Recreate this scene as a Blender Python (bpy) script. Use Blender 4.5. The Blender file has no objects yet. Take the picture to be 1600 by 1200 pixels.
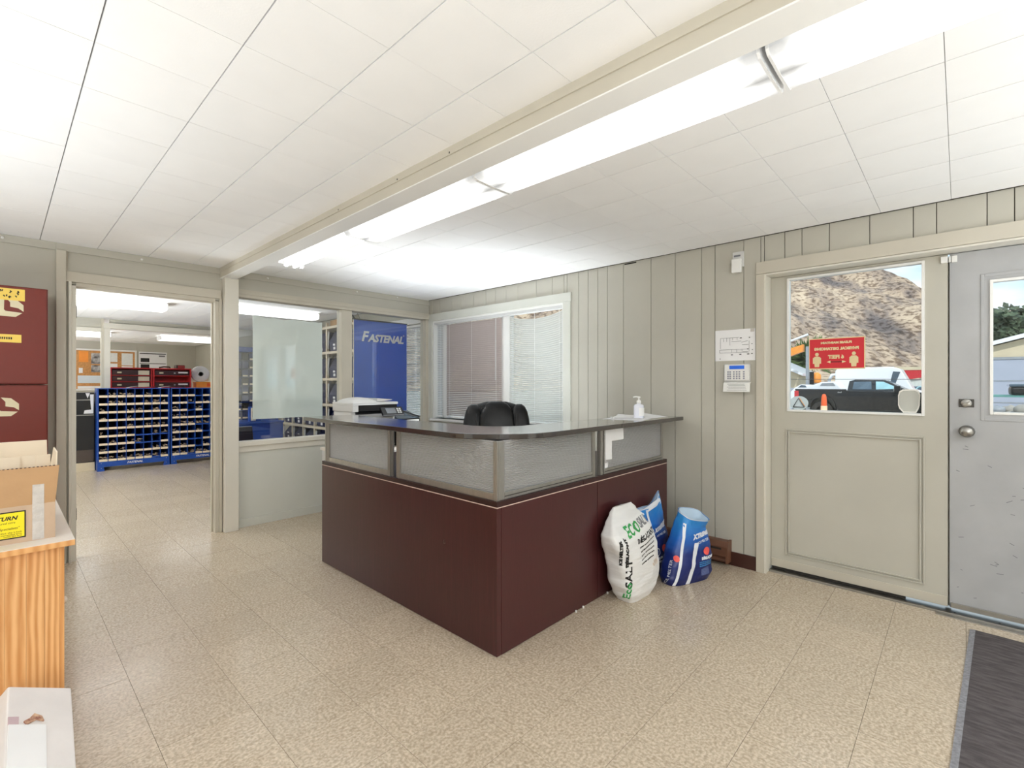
import bpy, bmesh, math, random
from mathutils import Vector, Matrix, noise
random.seed(7)
SC = bpy.context.scene
COL = SC.collection
R = math.radians

def lin(c):
    return tuple((v/255/12.92 if v/255 <= .04045 else ((v/255+.055)/1.055)**2.4) for v in c) + (1.0,)

# ------------------------------------------------------------------ camera, sky, sun, exposure
cd = bpy.data.cameras.new('camera')
cam = bpy.data.objects.new('camera', cd); COL.objects.link(cam)
cd.sensor_width = 36.0; cd.lens = 748/1600*36
cd.clip_start = .05; cd.clip_end = 3000
H = 1.318
cam.location = (0, 0, H)
cam.rotation_euler = (R(90), 0, -math.atan(800/748))
SC.camera = cam

W = bpy.data.worlds.new('sky'); SC.world = W; W.use_nodes = True
nt = W.node_tree; nt.nodes.clear()
def N(t, k, **kw):
    n = t.nodes.new(k)
    for a, v in kw.items():
        setattr(n, a, v)
    return n
wo = N(nt, 'ShaderNodeOutputWorld'); bg = N(nt, 'ShaderNodeBackground')
tc = N(nt, 'ShaderNodeTexCoord'); mp = N(nt, 'ShaderNodeMapping')
mp.inputs['Scale'].default_value = (1.0, 1.0, 2.6); mp.inputs['Location'].default_value = (.35, .1, .55)
nz = N(nt, 'ShaderNodeTexNoise'); nz.inputs['Scale'].default_value = 3.2; nz.inputs['Detail'].default_value = 6
cr = N(nt, 'ShaderNodeValToRGB')
cr.color_ramp.elements[0].position = .44; cr.color_ramp.elements[0].color = lin((172, 217, 243))
cr.color_ramp.elements[1].position = .58; cr.color_ramp.elements[1].color = lin((252, 253, 255))
nt.links.new(tc.outputs['Generated'], mp.inputs['Vector']); nt.links.new(mp.outputs['Vector'], nz.inputs['Vector'])
nt.links.new(nz.outputs['Fac'], cr.inputs['Fac']); nt.links.new(cr.outputs['Color'], bg.inputs['Color'])
bg.inputs['Strength'].default_value = .97
nt.links.new(bg.outputs['Background'], wo.inputs['Surface'])

sd = bpy.data.lights.new('sun', 'SUN'); sd.energy = 2.15; sd.angle = R(1.0); sd.color = (1, .97, .93)
sun = bpy.data.objects.new('sun', sd); COL.objects.link(sun)
sun.rotation_euler = Vector((.62, .30, -.72)).to_track_quat('-Z', 'Y').to_euler()

LAMP = 1.7           # brightness of the fluorescent lenses
# unseen lights added to brighten the rooms by bouncing off the white ceilings
for (lx, ly, lz, sz, en) in ((-.9, -1.9, .40, 1.8, 62), (-1.5, 2.5, .40, 1.9, 52), (2.4, -2.3, .40, 1.6, 68), (2.75, 3.25, .30, 1.0, 14.5), (2.95, 2.15, .25, .8, 14), (-1.1, 7.2, .45, 1.5, 150), (-1.1, 12.6, .45, 1.5, 125)):
    ld = bpy.data.lights.new('added_bounce_light', 'AREA'); ld.energy = en; ld.size = sz; ld.spread = R(150 if sz > 1.05 else 95); ld.color = (.90, .96, 1.0)
    lo = bpy.data.objects.new('added_bounce_light', ld); COL.objects.link(lo); lo.location = (lx, ly, lz); lo.rotation_euler = (math.pi, 0, 0)
ld = bpy.data.lights.new('added_side_light', 'AREA'); ld.energy = 42; ld.size = 1.6; ld.color = (.96, .98, 1.0)      # unseen light added behind the camera to brighten the right wall
lo = bpy.data.objects.new('added_side_light', ld); COL.objects.link(lo); lo.location = (-1.9, -2.6, 1.55)
lo.rotation_euler = Vector((5.2, 3.6, -.75)).to_track_quat('-Z', 'Y').to_euler()
SC.view_settings.view_transform = 'Standard'
SC.view_settings.look = 'None'
SC.view_settings.gamma = 1.0
SC.view_settings.use_curve_mapping = False
SC.view_settings.exposure = 0.41
try:
    SC.cycles.max_bounces = 12; SC.cycles.diffuse_bounces = 6; SC.cycles.transparent_max_bounces = 24
    SC.cycles.caustics_reflective = False; SC.cycles.caustics_refractive = False
    SC.cycles.sample_clamp_indirect = 4.0
except Exception:
    pass

# ------------------------------------------------------------------ mesh helper
def tmesh(body, size, extrude=.0006, shear=0.0, align='CENTER', offset=0.0, spacing=1.0, res=2):
    c = bpy.data.curves.new('t', 'FONT'); c.body = body; c.size = size; c.extrude = extrude; c.shear = shear
    c.align_x = align; c.align_y = 'CENTER'; c.offset = offset; c.space_character = spacing; c.resolution_u = res
    o = bpy.data.objects.new('t', c); m = bpy.data.meshes.new_from_object(o)
    v = [tuple(p.co) for p in m.vertices]; f = [tuple(p.vertices) for p in m.polygons]
    bpy.data.objects.remove(o); bpy.data.curves.remove(c); bpy.data.meshes.remove(m)
    return v, f

class MB:
    def __init__(s, xf=None):
        s.v = []; s.f = []; s.m = []; s.sm = []; s.xf = xf; s.cur = 0
    def add(s, vs, fs, smooth=False):
        n = len(s.v)
        for p in vs:
            p = Vector(p)
            s.v.append(s.xf @ p if s.xf else p)
        for q in fs:
            s.f.append(tuple(n+i for i in q)); s.sm.append(smooth); s.m.append(s.cur)
        return s
    def box(s, x0, x1, y0, y1, z0, z1, rot=None):
        vs = [(x, y, z) for z in (z0, z1) for y in (y0, y1) for x in (x0, x1)]
        if rot:
            c = Vector(((x0+x1)/2, (y0+y1)/2, (z0+z1)/2))
            vs = [c + rot @ (Vector(p)-c) for p in vs]
        return s.add(vs, [(0, 2, 3, 1), (4, 5, 7, 6), (0, 1, 5, 4), (2, 6, 7, 3), (0, 4, 6, 2), (1, 3, 7, 5)])
    def cyl(s, p0, p1, r, r1=None, n=16, caps=True, smooth=True):
        p0 = Vector(p0); p1 = Vector(p1); r1 = r if r1 is None else r1
        d = (p1-p0).normalized(); a = d.orthogonal().normalized(); b = d.cross(a)
        vs = []
        for p, q in ((p0, r), (p1, r1)):
            for i in range(n):
                t = 2*math.pi*i/n; vs.append(p + (a*math.cos(t)+b*math.sin(t))*q)
        s.add(vs, [(i, (i+1) % n, n+(i+1) % n, n+i) for i in range(n)], smooth)
        if caps:
            s.add(vs[:n], [tuple(range(n))[::-1]]); s.add(vs[n:], [tuple(range(n))])
        return s
    def tube(s, pts, r, n=8, smooth=True):
        pts = [Vector(p) for p in pts]; rings = []; a = None
        for i, p in enumerate(pts):
            d = (pts[min(i+1, len(pts)-1)]-pts[max(i-1, 0)]).normalized()
            a = d.orthogonal().normalized() if a is None else (a - d*a.dot(d)).normalized()
            b = d.cross(a)
            rings.append([p+(a*math.cos(2*math.pi*k/n)+b*math.sin(2*math.pi*k/n))*r for k in range(n)])
        vs = [q for g in rings for q in g]; fs = []
        for i in range(len(rings)-1):
            for k in range(n):
                fs.append((i*n+k, i*n+(k+1) % n, (i+1)*n+(k+1) % n, (i+1)*n+k))
        fs.append(tuple(range(n))[::-1]); fs.append(tuple(range((len(rings)-1)*n, len(rings)*n)))
        return s.add(vs, fs, smooth)
    def lathe(s, prof, c=(0, 0, 0), axis='Z', n=20, smooth=True):
        c = Vector(c); vs = []
        for r, h in prof:
            for k in range(n):
                t = 2*math.pi*k/n; a, b = r*math.cos(t), r*math.sin(t)
                vs.append(c+Vector({'Z': (a, b, h), 'X': (h, a, b), 'Y': (b, h, a)}[axis]))
        fs = []
        for i in range(len(prof)-1):
            for k in range(n):
                fs.append((i*n+k, i*n+(k+1) % n, (i+1)*n+(k+1) % n, (i+1)*n+k))
        if prof[0][0] > 1e-5: fs.append(tuple(range(n))[::-1])
        if prof[-1][0] > 1e-5: fs.append(tuple(range((len(prof)-1)*n, len(prof)*n)))
        return s.add(vs, fs, smooth)
    def prism(s, poly, axis, a0, a1, smooth=False):
        def P(u, v, w):
            return {'X': (w, u, v), 'Y': (u, w, v), 'Z': (u, v, w)}[axis]
        n = len(poly)
        vs = [P(u, v, a0) for u, v in poly]+[P(u, v, a1) for u, v in poly]
        fs = [(i, (i+1) % n, n+(i+1) % n, n+i) for i in range(n)]
        s.add(vs, fs, smooth)
        s.add(vs[:n], [tuple(range(n))[::-1]]); s.add(vs[n:], [tuple(range(n))])
        return s
    def grid(s, fn, nu, nv, smooth=True, wrap=False):
        vs = [fn(i/(nu if wrap else nu-1), j/(nv-1)) for j in range(nv) for i in range(nu)]
        fs = []
        for j in range(nv-1):
            for i in range(nu if wrap else nu-1):
                k = (i+1) % nu
                fs.append((j*nu+i, j*nu+k, (j+1)*nu+k, (j+1)*nu+i))
        return s.add(vs, fs, smooth)
    def quad(s, a, b, c, d):
        return s.add([a, b, c, d], [(0, 1, 2, 3)])
    def text(s, body, size, o, U, V, Nn=None, fn=None, **kw):
        v, f = tmesh(body, size, **kw)
        if fn:
            return s.add([fn(p) for p in v], f)
        o, U, V = Vector(o), Vector(U), Vector(V); Nn = Vector(Nn) if Nn else U.cross(V)
        return s.add([o+U*p[0]+V*p[1]+Nn*p[2] for p in v], f)
    def build(s, name, mat, parent=None, bevel=0, seg=2, recalc=True, keep=None):
        me = bpy.data.meshes.new(name)
        lo = Vector((min(p[i] for p in s.v) for i in range(3))); hi = Vector((max(p[i] for p in s.v) for i in range(3)))
        c = (lo+hi)/2 if parent is not None else Vector(((lo.x+hi.x)/2, (lo.y+hi.y)/2, lo.z))
        if keep is not None: c = Vector(keep)
        me.from_pydata([p-c for p in s.v], [], s.f)
        me.polygons.foreach_set('use_smooth', s.sm)
        mats = mat if isinstance(mat, (list, tuple)) else [mat]
        for m in mats: me.materials.append(m)
        me.polygons.foreach_set('material_index', s.m)
        if bevel or recalc:
            bm = bmesh.new(); bm.from_mesh(me)
            if bevel:
                bmesh.ops.remove_doubles(bm, verts=bm.verts, dist=1e-6)
                es = [e for e in bm.edges if len(e.link_faces) == 2 and e.calc_face_angle(0) > .6]
                bmesh.ops.bevel(bm, geom=es, offset=bevel, segments=seg, affect='EDGES', profile=.6, clamp_overlap=True)
            bmesh.ops.recalc_face_normals(bm, faces=bm.faces)
            bm.to_mesh(me); bm.free()
        me.update()
        return put(name, me, c, parent)

WLOC = {}
def put(name, me, c, parent=None):
    o = bpy.data.objects.new(name, me); COL.objects.link(o)
    c = Vector(c)
    if parent is not None:
        o.parent = parent; o.location = c-WLOC[parent.name]
    else:
        o.location = c
    WLOC[o.name] = c
    return o
def tag(o, label=None, cat=None, group=None, kind=None):
    if label: o['label'] = label
    if cat: o['category'] = cat
    if group: o['group'] = group
    if kind: o['kind'] = kind
    return o
def thing(name, loc, label, cat, group=None):
    o = bpy.data.objects.new(name, None); COL.objects.link(o); o.location = loc; o.empty_display_size = .1
    WLOC[o.name] = Vector(loc)
    return tag(o, label, cat, group)
def struct(name, loc=(0, 0, 0)):
    o = bpy.data.objects.new(name, None); COL.objects.link(o); o.location = loc
    WLOC[o.name] = Vector(loc); o['kind'] = 'structure'
    return o
def dup(o, loc, label=None, parent=None):
    c = o.copy(); COL.objects.link(c)
    if parent is not None: c.parent = parent; c.location = o.location
    else: c.location = loc
    if label: c['label'] = label
    for ch in [q for q in CHILD(o)]:
        dup(ch, None, None, c)
    return c
def CHILD(o):
    return [q for q in bpy.data.objects if q.parent == o]
def bx(name, x0, x1, y0, y1, z0, z1, mat, parent=None, bevel=0, **k):
    return MB().box(x0, x1, y0, y1, z0, z1).build(name, mat, parent, bevel=bevel, **k)

# ------------------------------------------------------------------ materials
def M(name, col, rough=.55, metal=0.0, var=.05, vs=6.0, bump=0.0, bs=60.0, stretch=(1, 1, 1), coat=0.0, emit=0.0, spec=.5,
      col2=None, trans=0.0, rnd=0.0, alpha=None):
    m = bpy.data.materials.new(name); m.use_nodes = True; t = m.node_tree
    p = t.nodes['Principled BSDF']; L = t.links.new
    tcn = N(t, 'ShaderNodeTexCoord'); mpn = N(t, 'ShaderNodeMapping'); mpn.inputs['Scale'].default_value = stretch
    L(tcn.outputs['Object'], mpn.inputs['Vector'])
    n1 = N(t, 'ShaderNodeTexNoise'); n1.inputs['Scale'].default_value = vs; n1.inputs['Detail'].default_value = 5
    vec = mpn.outputs['Vector']
    if rnd:
        oi = N(t, 'ShaderNodeObjectInfo'); ad = N(t, 'ShaderNodeVectorMath', operation='MULTIPLY_ADD')
        ad.inputs[1].default_value = (37, 53, 71); L(oi.outputs['Random'], ad.inputs[0]); L(vec, ad.inputs[2]); vec = ad.outputs['Vector']
    L(vec, n1.inputs['Vector'])
    r = N(t, 'ShaderNodeValToRGB')
    c = lin(col)
    if col2: ca, cb = c, lin(col2)
    else:
        ca = tuple(min(1, v*(1-var)) for v in c[:3])+(1,); cb = tuple(min(1, v*(1+var)) for v in c[:3])+(1,)
    r.color_ramp.elements[0].position = .35; r.color_ramp.elements[1].position = .65
    r.color_ramp.elements[0].color = ca; r.color_ramp.elements[1].color = cb
    L(n1.outputs['Fac'], r.inputs['Fac'])
    out = r.outputs['Color']
    if rnd:
        hs = N(t, 'ShaderNodeHueSaturation'); mr = N(t, 'ShaderNodeMapRange')
        mr.inputs['To Min'].default_value = 1-rnd; mr.inputs['To Max'].default_value = 1+rnd
        L(oi.outputs['Random'], mr.inputs['Value']); L(mr.outputs['Result'], hs.inputs['Value']); L(out, hs.inputs['Color']); out = hs.outputs['Color']
    L(out, p.inputs['Base Color'])
    p.inputs['Roughness'].default_value = rough; p.inputs['Metallic'].default_value = metal
    p.inputs['Specular IOR Level'].default_value = spec
    p.inputs['Coat Weight'].default_value = coat; p.inputs['Coat Roughness'].default_value = .08
    if trans: p.inputs['Transmission Weight'].default_value = trans
    if alpha is not None: p.inputs['Alpha'].default_value = alpha
    if emit:
        p.inputs['Emission Color'].default_value = c; p.inputs['Emission Strength'].default_value = emit
    if bump:
        n2 = N(t, 'ShaderNodeTexNoise'); n2.inputs['Scale'].default_value = bs; n2.inputs['Detail'].default_value = 4
        b = N(t, 'ShaderNodeBump'); b.inputs['Strength'].default_value = bump; b.inputs['Distance'].default_value = .01
        L(vec, n2.inputs['Vector']); L(n2.outputs['Fac'], b.inputs['Height']); L(b.outputs['Normal'], p.inputs['Normal'])
    return m

def glass(name, tint=(240, 246, 246), r0=.05, rough=0.0):
    m = bpy.data.materials.new(name); m.use_nodes = True; t = m.node_tree; t.nodes.clear(); L = t.links.new
    o = N(t, 'ShaderNodeOutputMaterial'); mx = N(t, 'ShaderNodeMixShader'); tr = N(t, 'ShaderNodeBsdfTransparent'); gl = N(t, 'ShaderNodeBsdfGlossy')
    ge = N(t, 'ShaderNodeNewGeometry'); dt = N(t, 'ShaderNodeVectorMath', operation='DOT_PRODUCT'); ab = N(t, 'ShaderNodeMath', operation='ABSOLUTE')
    L(ge.outputs['Normal'], dt.inputs[0]); L(ge.outputs['Incoming'], dt.inputs[1]); L(dt.outputs['Value'], ab.inputs[0])
    iv = N(t, 'ShaderNodeMath', operation='SUBTRACT'); iv.inputs[0].default_value = 1; L(ab.outputs['Value'], iv.inputs[1])
    pw = N(t, 'ShaderNodeMath', operation='POWER'); pw.inputs[1].default_value = 5; L(iv.outputs['Value'], pw.inputs[0])
    ma = N(t, 'ShaderNodeMath', operation='MULTIPLY_ADD'); ma.inputs[1].default_value = 1-r0; ma.inputs[2].default_value = r0; L(pw.outputs['Value'], ma.inputs[0])
    tr.inputs['Color'].default_value = lin(tint); gl.inputs['Roughness'].default_value = rough
    L(ma.outputs['Value'], mx.inputs['Fac']); L(tr.outputs['BSDF'], mx.inputs[1]); L(gl.outputs['BSDF'], mx.inputs[2])
    L(mx.outputs['Shader'], o.inputs['Surface'])
    return m

def ribbed(name):
    # twin-wall plastic sheet: milky, ribbed, half see-through
    m = bpy.data.materials.new(name); m.use_nodes = True; t = m.node_tree; t.nodes.clear(); L = t.links.new
    o = N(t, 'ShaderNodeOutputMaterial'); a = N(t, 'ShaderNodeMixShader'); b = N(t, 'ShaderNodeMixShader')
    tr = N(t, 'ShaderNodeBsdfTransparent'); tl = N(t, 'ShaderNodeBsdfTranslucent'); df = N(t, 'ShaderNodeBsdfDiffuse'); gl = N(t, 'ShaderNodeBsdfGlossy')
    c = N(t, 'ShaderNodeMixShader'); rf = N(t, 'ShaderNodeBsdfRefraction'); rf.inputs['IOR'].default_value = 1.22; rf.inputs['Roughness'].default_value = .38
    rf.inputs['Color'].default_value = lin((246, 247, 250))
    tcn = N(t, 'ShaderNodeTexCoord'); wv = N(t, 'ShaderNodeTexWave', bands_direction='Z'); wv.inputs['Scale'].default_value = 40; wv.inputs['Distortion'].default_value = .4
    bp = N(t, 'ShaderNodeBump'); bp.inputs['Strength'].default_value = .7; bp.inputs['Distance'].default_value = .004
    L(tcn.outputs['Object'], wv.inputs['Vector']); L(wv.outputs['Fac'], bp.inputs['Height'])
    for n in (tl, df, gl, rf): L(bp.outputs['Normal'], n.inputs['Normal'])
    for n in (tl, df): n.inputs['Color'].default_value = lin((250, 250, 251))
    gl.inputs['Roughness'].default_value = .22
    a.inputs['Fac'].default_value = .70; b.inputs['Fac'].default_value = .10; c.inputs['Fac'].default_value = .42
    L(tl.outputs['BSDF'], c.inputs[1]); L(df.outputs['BSDF'], c.inputs[2])
    L(rf.outputs['BSDF'], a.inputs[1]); L(c.outputs['Shader'], a.inputs[2])
    L(a.outputs['Shader'], b.inputs[1]); L(gl.outputs['BSDF'], b.inputs[2]); L(b.outputs['Shader'], o.inputs['Surface'])
    return m

def slatmat(name, col, tfac=.35):
    m = bpy.data.materials.new(name); m.use_nodes = True; t = m.node_tree; t.nodes.clear(); L = t.links.new
    o = N(t, 'ShaderNodeOutputMaterial'); a = N(t, 'ShaderNodeMixShader'); tl = N(t, 'ShaderNodeBsdfTranslucent')
    p = N(t, 'ShaderNodeBsdfPrincipled'); p.inputs['Roughness'].default_value = .4
    tcn = N(t, 'ShaderNodeTexCoord'); nn = N(t, 'ShaderNodeTexNoise'); nn.inputs['Scale'].default_value = 3
    r = N(t, 'ShaderNodeValToRGB'); r.color_ramp.elements[0].color = lin(tuple(v*.96 for v in col)); r.color_ramp.elements[1].color = lin(col)
    L(tcn.outputs['Object'], nn.inputs['Vector']); L(nn.outputs['Fac'], r.inputs['Fac']); L(r.outputs['Color'], p.inputs['Base Color']); L(r.outputs['Color'], tl.inputs['Color'])
    a.inputs['Fac'].default_value = tfac
    L(p.outputs['BSDF'], a.inputs[1]); L(tl.outputs['BSDF'], a.inputs[2]); L(a.outputs['Shader'], o.inputs['Surface'])
    return m

def woodmat(name, c0, c1, scale=(14, 14, 1.2), dist=3.0, rough=.45, knots=0, fine=1.0, coat=0, axis='X', rnd=False):
    m = bpy.data.materials.new(name); m.use_nodes = True; t = m.node_tree; p = t.nodes['Principled BSDF']; L = t.links.new
    tcn = N(t, 'ShaderNodeTexCoord'); mpn = N(t, 'ShaderNodeMapping'); mpn.inputs['Scale'].default_value = scale
    src = tcn.outputs['Object']
    if rnd:
        oi = N(t, 'ShaderNodeObjectInfo'); ad = N(t, 'ShaderNodeVectorMath', operation='MULTIPLY_ADD'); ad.inputs[1].default_value = (3, 5, 7)
        L(oi.outputs['Random'], ad.inputs[0]); L(src, ad.inputs[2]); src = ad.outputs['Vector']
    L(src, mpn.inputs['Vector'])
    wv = N(t, 'ShaderNodeTexWave', bands_direction=axis); wv.inputs['Scale'].default_value = 1.6; wv.inputs['Distortion'].default_value = dist
    wv.inputs['Detail'].default_value = 3; wv.inputs['Detail Scale'].default_value = .8
    n1 = N(t, 'ShaderNodeTexNoise'); n1.inputs['Scale'].default_value = 9; n1.inputs['Detail'].default_value = 4
    L(mpn.outputs['Vector'], wv.inputs['Vector']); L(mpn.outputs['Vector'], n1.inputs['Vector'])
    mx = N(t, 'ShaderNodeMath', operation='MULTIPLY_ADD'); mx.inputs[1].default_value = .5*fine
    sc = N(t, 'ShaderNodeMath', operation='MULTIPLY'); sc.inputs[1].default_value = .55
    L(wv.outputs['Fac'], sc.inputs[0]); L(n1.outputs['Fac'], mx.inputs[0]); L(sc.outputs['Value'], mx.inputs[2])
    r = N(t, 'ShaderNodeValToRGB'); r.color_ramp.elements[0].color = lin(c0); r.color_ramp.elements[1].color = lin(c1)
    r.color_ramp.elements[0].position = .15; r.color_ramp.elements[1].position = .8
    L(mx.outputs['Value'], r.inputs['Fac']); out = r.outputs['Color']
    if knots:
        vo = N(t, 'ShaderNodeTexVoronoi'); vo.inputs['Scale'].default_value = knots
        m2 = N(t, 'ShaderNodeMapping'); m2.inputs['Scale'].default_value = (1, 1, .55); L(src, m2.inputs['Vector']); L(m2.outputs['Vector'], vo.inputs['Vector'])
        rk = N(t, 'ShaderNodeValToRGB'); rk.color_ramp.elements[0].position = .05; rk.color_ramp.elements[1].position = .13
        rk.color_ramp.elements[0].color = (1, 1, 1, 1); rk.color_ramp.elements[1].color = (0, 0, 0, 1)
        L(vo.outputs['Distance'], rk.inputs['Fac'])
        mc = N(t, 'ShaderNodeMix', data_type='RGBA'); mc.inputs['B'].default_value = lin((92, 52, 26)); L(out, mc.inputs['A']); L(rk.outputs['Color'], mc.inputs['Factor']); out = mc.outputs['Result']
    L(out, p.inputs['Base Color']); p.inputs['Roughness'].default_value = rough; p.inputs['Coat Weight'].default_value = coat; p.inputs['Coat Roughness'].default_value = .15
    return m

def rampmat(name, stops, rough=.35, axis=2, bump=.25, bs=14):
    # printed film: colour bands along the height of the bag
    m = bpy.data.materials.new(name); m.use_nodes = True; t = m.node_tree; p = t.nodes['Principled BSDF']; L = t.links.new
    tcn = N(t, 'ShaderNodeTexCoord'); sp = N(t, 'ShaderNodeSeparateXYZ'); L(tcn.outputs['Generated'], sp.inputs['Vector'])
    r = N(t, 'ShaderNodeValToRGB'); e = r.color_ramp.elements
    while len(e) < len(stops): e.new(.5)
    for k, (q, c) in enumerate(stops): e[k].position = q; e[k].color = lin(c)
    L(sp.outputs[axis], r.inputs['Fac']); L(r.outputs['Color'], p.inputs['Base Color'])
    n2 = N(t, 'ShaderNodeTexNoise'); n2.inputs['Scale'].default_value = bs; n2.inputs['Detail'].default_value = 3; n2.inputs['Distortion'].default_value = .6
    b = N(t, 'ShaderNodeBump'); b.inputs['Strength'].default_value = bump; b.inputs['Distance'].default_value = .02
    L(tcn.outputs['Object'], n2.inputs['Vector']); L(n2.outputs['Fac'], b.inputs['Height']); L(b.outputs['Normal'], p.inputs['Normal'])
    p.inputs['Roughness'].default_value = rough
    return m

WALL = M('greige_paint', (187, 184, 173), .6, var=.03, vs=2.5, bump=.03, bs=200)
WALL2 = M('shaded_wall_paint', (163, 164, 154), .6, var=.03, vs=2.5)  # wall paint darkened by shade put into its colour; unused
TRIM = M('beige_trim_paint', (196, 190, 176), .45, var=.03, vs=3)
TRIML = M('pale_trim_paint', (218, 214, 203), .42, var=.02, vs=3)
PALE = M('pale_grey_paint', (205, 206, 198), .5, var=.03, vs=2)
WHITE = M('white_paint', (236, 236, 234), .5, var=.015, vs=3)
CEIL = M('ceiling_tile_white', (242, 242, 242), .75, var=.012, vs=5, bump=.05, bs=150, rnd=.012)
GROUT = M('joint_dark', (110, 98, 82), .7)
CJOINT = M('ceiling_joint_grey', (170, 170, 170), .8)
DARKGAP = M('dark_gap', (40, 36, 32), .8)
LENS = M('lamp_lens', (255, 255, 252), .35, emit=LAMP, var=0, bump=.2, bs=220)
def lensmat():
    t = LENS.node_tree; p = t.nodes['Principled BSDF']; L = t.links.new
    tcn = next(n for n in t.nodes if n.type == 'TEX_COORD'); sp = N(t, 'ShaderNodeSeparateXYZ'); L(tcn.outputs['Generated'], sp.inputs['Vector'])
    prod = None
    for ax, stops in ((0, ((0, .5), (.16, 1), (.38, 1), (.5, .36), (.62, 1), (.84, 1), (1, .5))), (1, ((0, .38), (.03, .44), (.07, 1), (.93, 1), (.97, .44), (1, .38)))):
        r = N(t, 'ShaderNodeValToRGB'); e = r.color_ramp.elements
        while len(e) < len(stops): e.new(.5)
        for k, (q, v) in enumerate(stops): e[k].position = q; e[k].color = (v, v, v, 1)
        L(sp.outputs[ax], r.inputs['Fac'])
        if prod is None: prod = r.outputs['Color']
        else:
            mu = N(t, 'ShaderNodeMath', operation='MULTIPLY'); L(prod, mu.inputs[0]); L(r.outputs['Color'], mu.inputs[1])
            m2 = N(t, 'ShaderNodeMath', operation='MULTIPLY'); m2.inputs[1].default_value = LAMP; L(mu.outputs['Value'], m2.inputs[0]); L(m2.outputs['Value'], p.inputs['Emission Strength'])
LENS.node_tree.nodes['Principled BSDF'].inputs['Base Color'].links and LENS.node_tree.links.remove(LENS.node_tree.nodes['Principled BSDF'].inputs['Base Color'].links[0])
LENS.node_tree.nodes['Principled BSDF'].inputs['Base Color'].default_value = (.2, .2, .2, 1)
LENSX = M('lamp_lens_plain', (255, 255, 252), .35, emit=2.2, var=0)
lensmat()       # two tubes glow through the lens, dimmer between them and at the ends
TUBE = M('lamp_tube', (255, 255, 252), .35, emit=9.0, var=0)
ENAMEL = M('white_enamel', (238, 239, 240), .35, var=.01)
MAHOG = woodmat('mahogany_laminate', (54, 22, 23), (78, 37, 38), scale=(40, 40, 1.4), dist=2.0, rough=.33, fine=1.3)
MAHOGD = woodmat('mahogany_dark_edge', (40, 17, 17), (58, 26, 26), scale=(30, 30, 1.4), dist=1.5, rough=.35)
STRIPW = M('pale_edge_strip', (214, 190, 178), .4)
COUNTER = woodmat('dark_counter_laminate', (38, 31, 31), (50, 42, 41), scale=(3, 40, 8), dist=1.5, rough=.16, fine=1.0, coat=1.0)
ALU = M('brushed_aluminium', (176, 174, 170), .3, metal=.85, var=.05, vs=30, stretch=(1, 1, .1))
ALUD = M('shaded_aluminium_rail', (128, 116, 108), .4, metal=.6, var=.04)  # aluminium with the left face's shade put into its colour; unused
RIB = ribbed('ribbed_plastic')
GLASS = glass('clear_glass', tint=(250, 252, 252), r0=.022)
GLASSP = glass('partition_glass', tint=(246, 248, 249), r0=.085)
BLACKL = M('black_leather', (5, 6, 9), .32, var=.25, vs=30, bump=.12, bs=90, spec=.35)
BLACKP = M('black_plastic', (24, 24, 26), .35, var=.1)
GREYP = M('light_grey_plastic', (205, 205, 204), .45, var=.02)
SCREEN = M('grey_screen', (120, 124, 130), .2, var=.1)
BROWNM = M('brown_enamel', (110, 74, 56), .4, var=.08, vs=4)
BROWNB = M('dark_brown_vinyl', (62, 30, 22), .4, var=.1)
RED = M('red_cabinet_enamel', (112, 34, 22), .4, var=.07, vs=3)
REDB = M('bright_red_enamel', (196, 30, 34), .4, var=.06)
CREAM = M('cream_print', (218, 208, 176), .5, var=.03)
YELLOW = M('yellow_label', (240, 206, 96), .5, var=.06)
YELLOWB = M('bright_yellow_label', (250, 230, 30), .45, var=.02)
BLACKI = M('black_ink', (22, 20, 20), .6, var=.1)
GREYI = M('grey_ink', (120, 120, 125), .6, var=.1)
PINE = woodmat('pine_boards', (206, 140, 78), (240, 188, 130), scale=(9, 9, .9), dist=9.0, rough=.4, knots=7.5, fine=1.1, rnd=True)
PINE2 = woodmat('pine_edge', (212, 148, 86), (234, 180, 120), scale=(7, 7, .8), dist=5, rough=.4, fine=1.0)
LAMIN = M('pale_laminate', (226, 217, 208), .4, var=.02)
CARD = M('cardboard_brown', (190, 152, 112), .8, var=.05, vs=8, bump=.06, bs=90)
CARDP = M('cardboard_front', (198, 172, 148), .75, var=.05, vs=8, bump=.05, bs=90)
CARDI = M('cardboard_inside_pale', (236, 222, 200), .8, var=.04)  # lit carton insides, light put into the colour; also plain cream labels
TAPE = M('clear_tape', (205, 200, 196), .15, var=.08, vs=40, bump=.4, bs=60)
WPAPER = M('white_paper', (240, 240, 242), .6, var=.02, vs=4)
WCARTON = M('white_carton', (226, 221, 220), .6, var=.04, vs=10, bump=.1, bs=30)
BLUE = M('blue_enamel', (28, 74, 160), .4, var=.06)
BLUEB = M('banner_blue', (4, 88, 208), .45, var=.05, vs=2)
NAVY = M('navy_bin_plastic', (30, 36, 74), .4, var=.15)
BINDARK = M('shaded_blue_enamel', (22, 40, 92), .5, var=.1)  # blue enamel with shadow put into its colour
SHELF = M('beige_shelf_metal', (214, 203, 184), .5, var=.04)
STEEL = M('steel', (170, 168, 164), .3, metal=1.0, var=.06)
DSTEEL = M('dark_steel', (88, 86, 84), .4, metal=.9, var=.08)
GREYD = M('grey_door_enamel', (172, 173, 175), .5, var=.05, vs=5)
HARDW = M('fasteners', (226, 204, 176), .45, metal=.1, col2=(150, 124, 98), vs=40)
CORK = M('cork', (196, 142, 88), .85, var=.15, vs=30)
ORANGE = M('orange', (240, 150, 60), .5, var=.06)
SAFEOR = M('safety_orange', (240, 96, 40), .5, var=.05)
FILM = M('frosted_sheet', (204, 216, 213), .12, var=.02, vs=2, coat=1.0)
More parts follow.
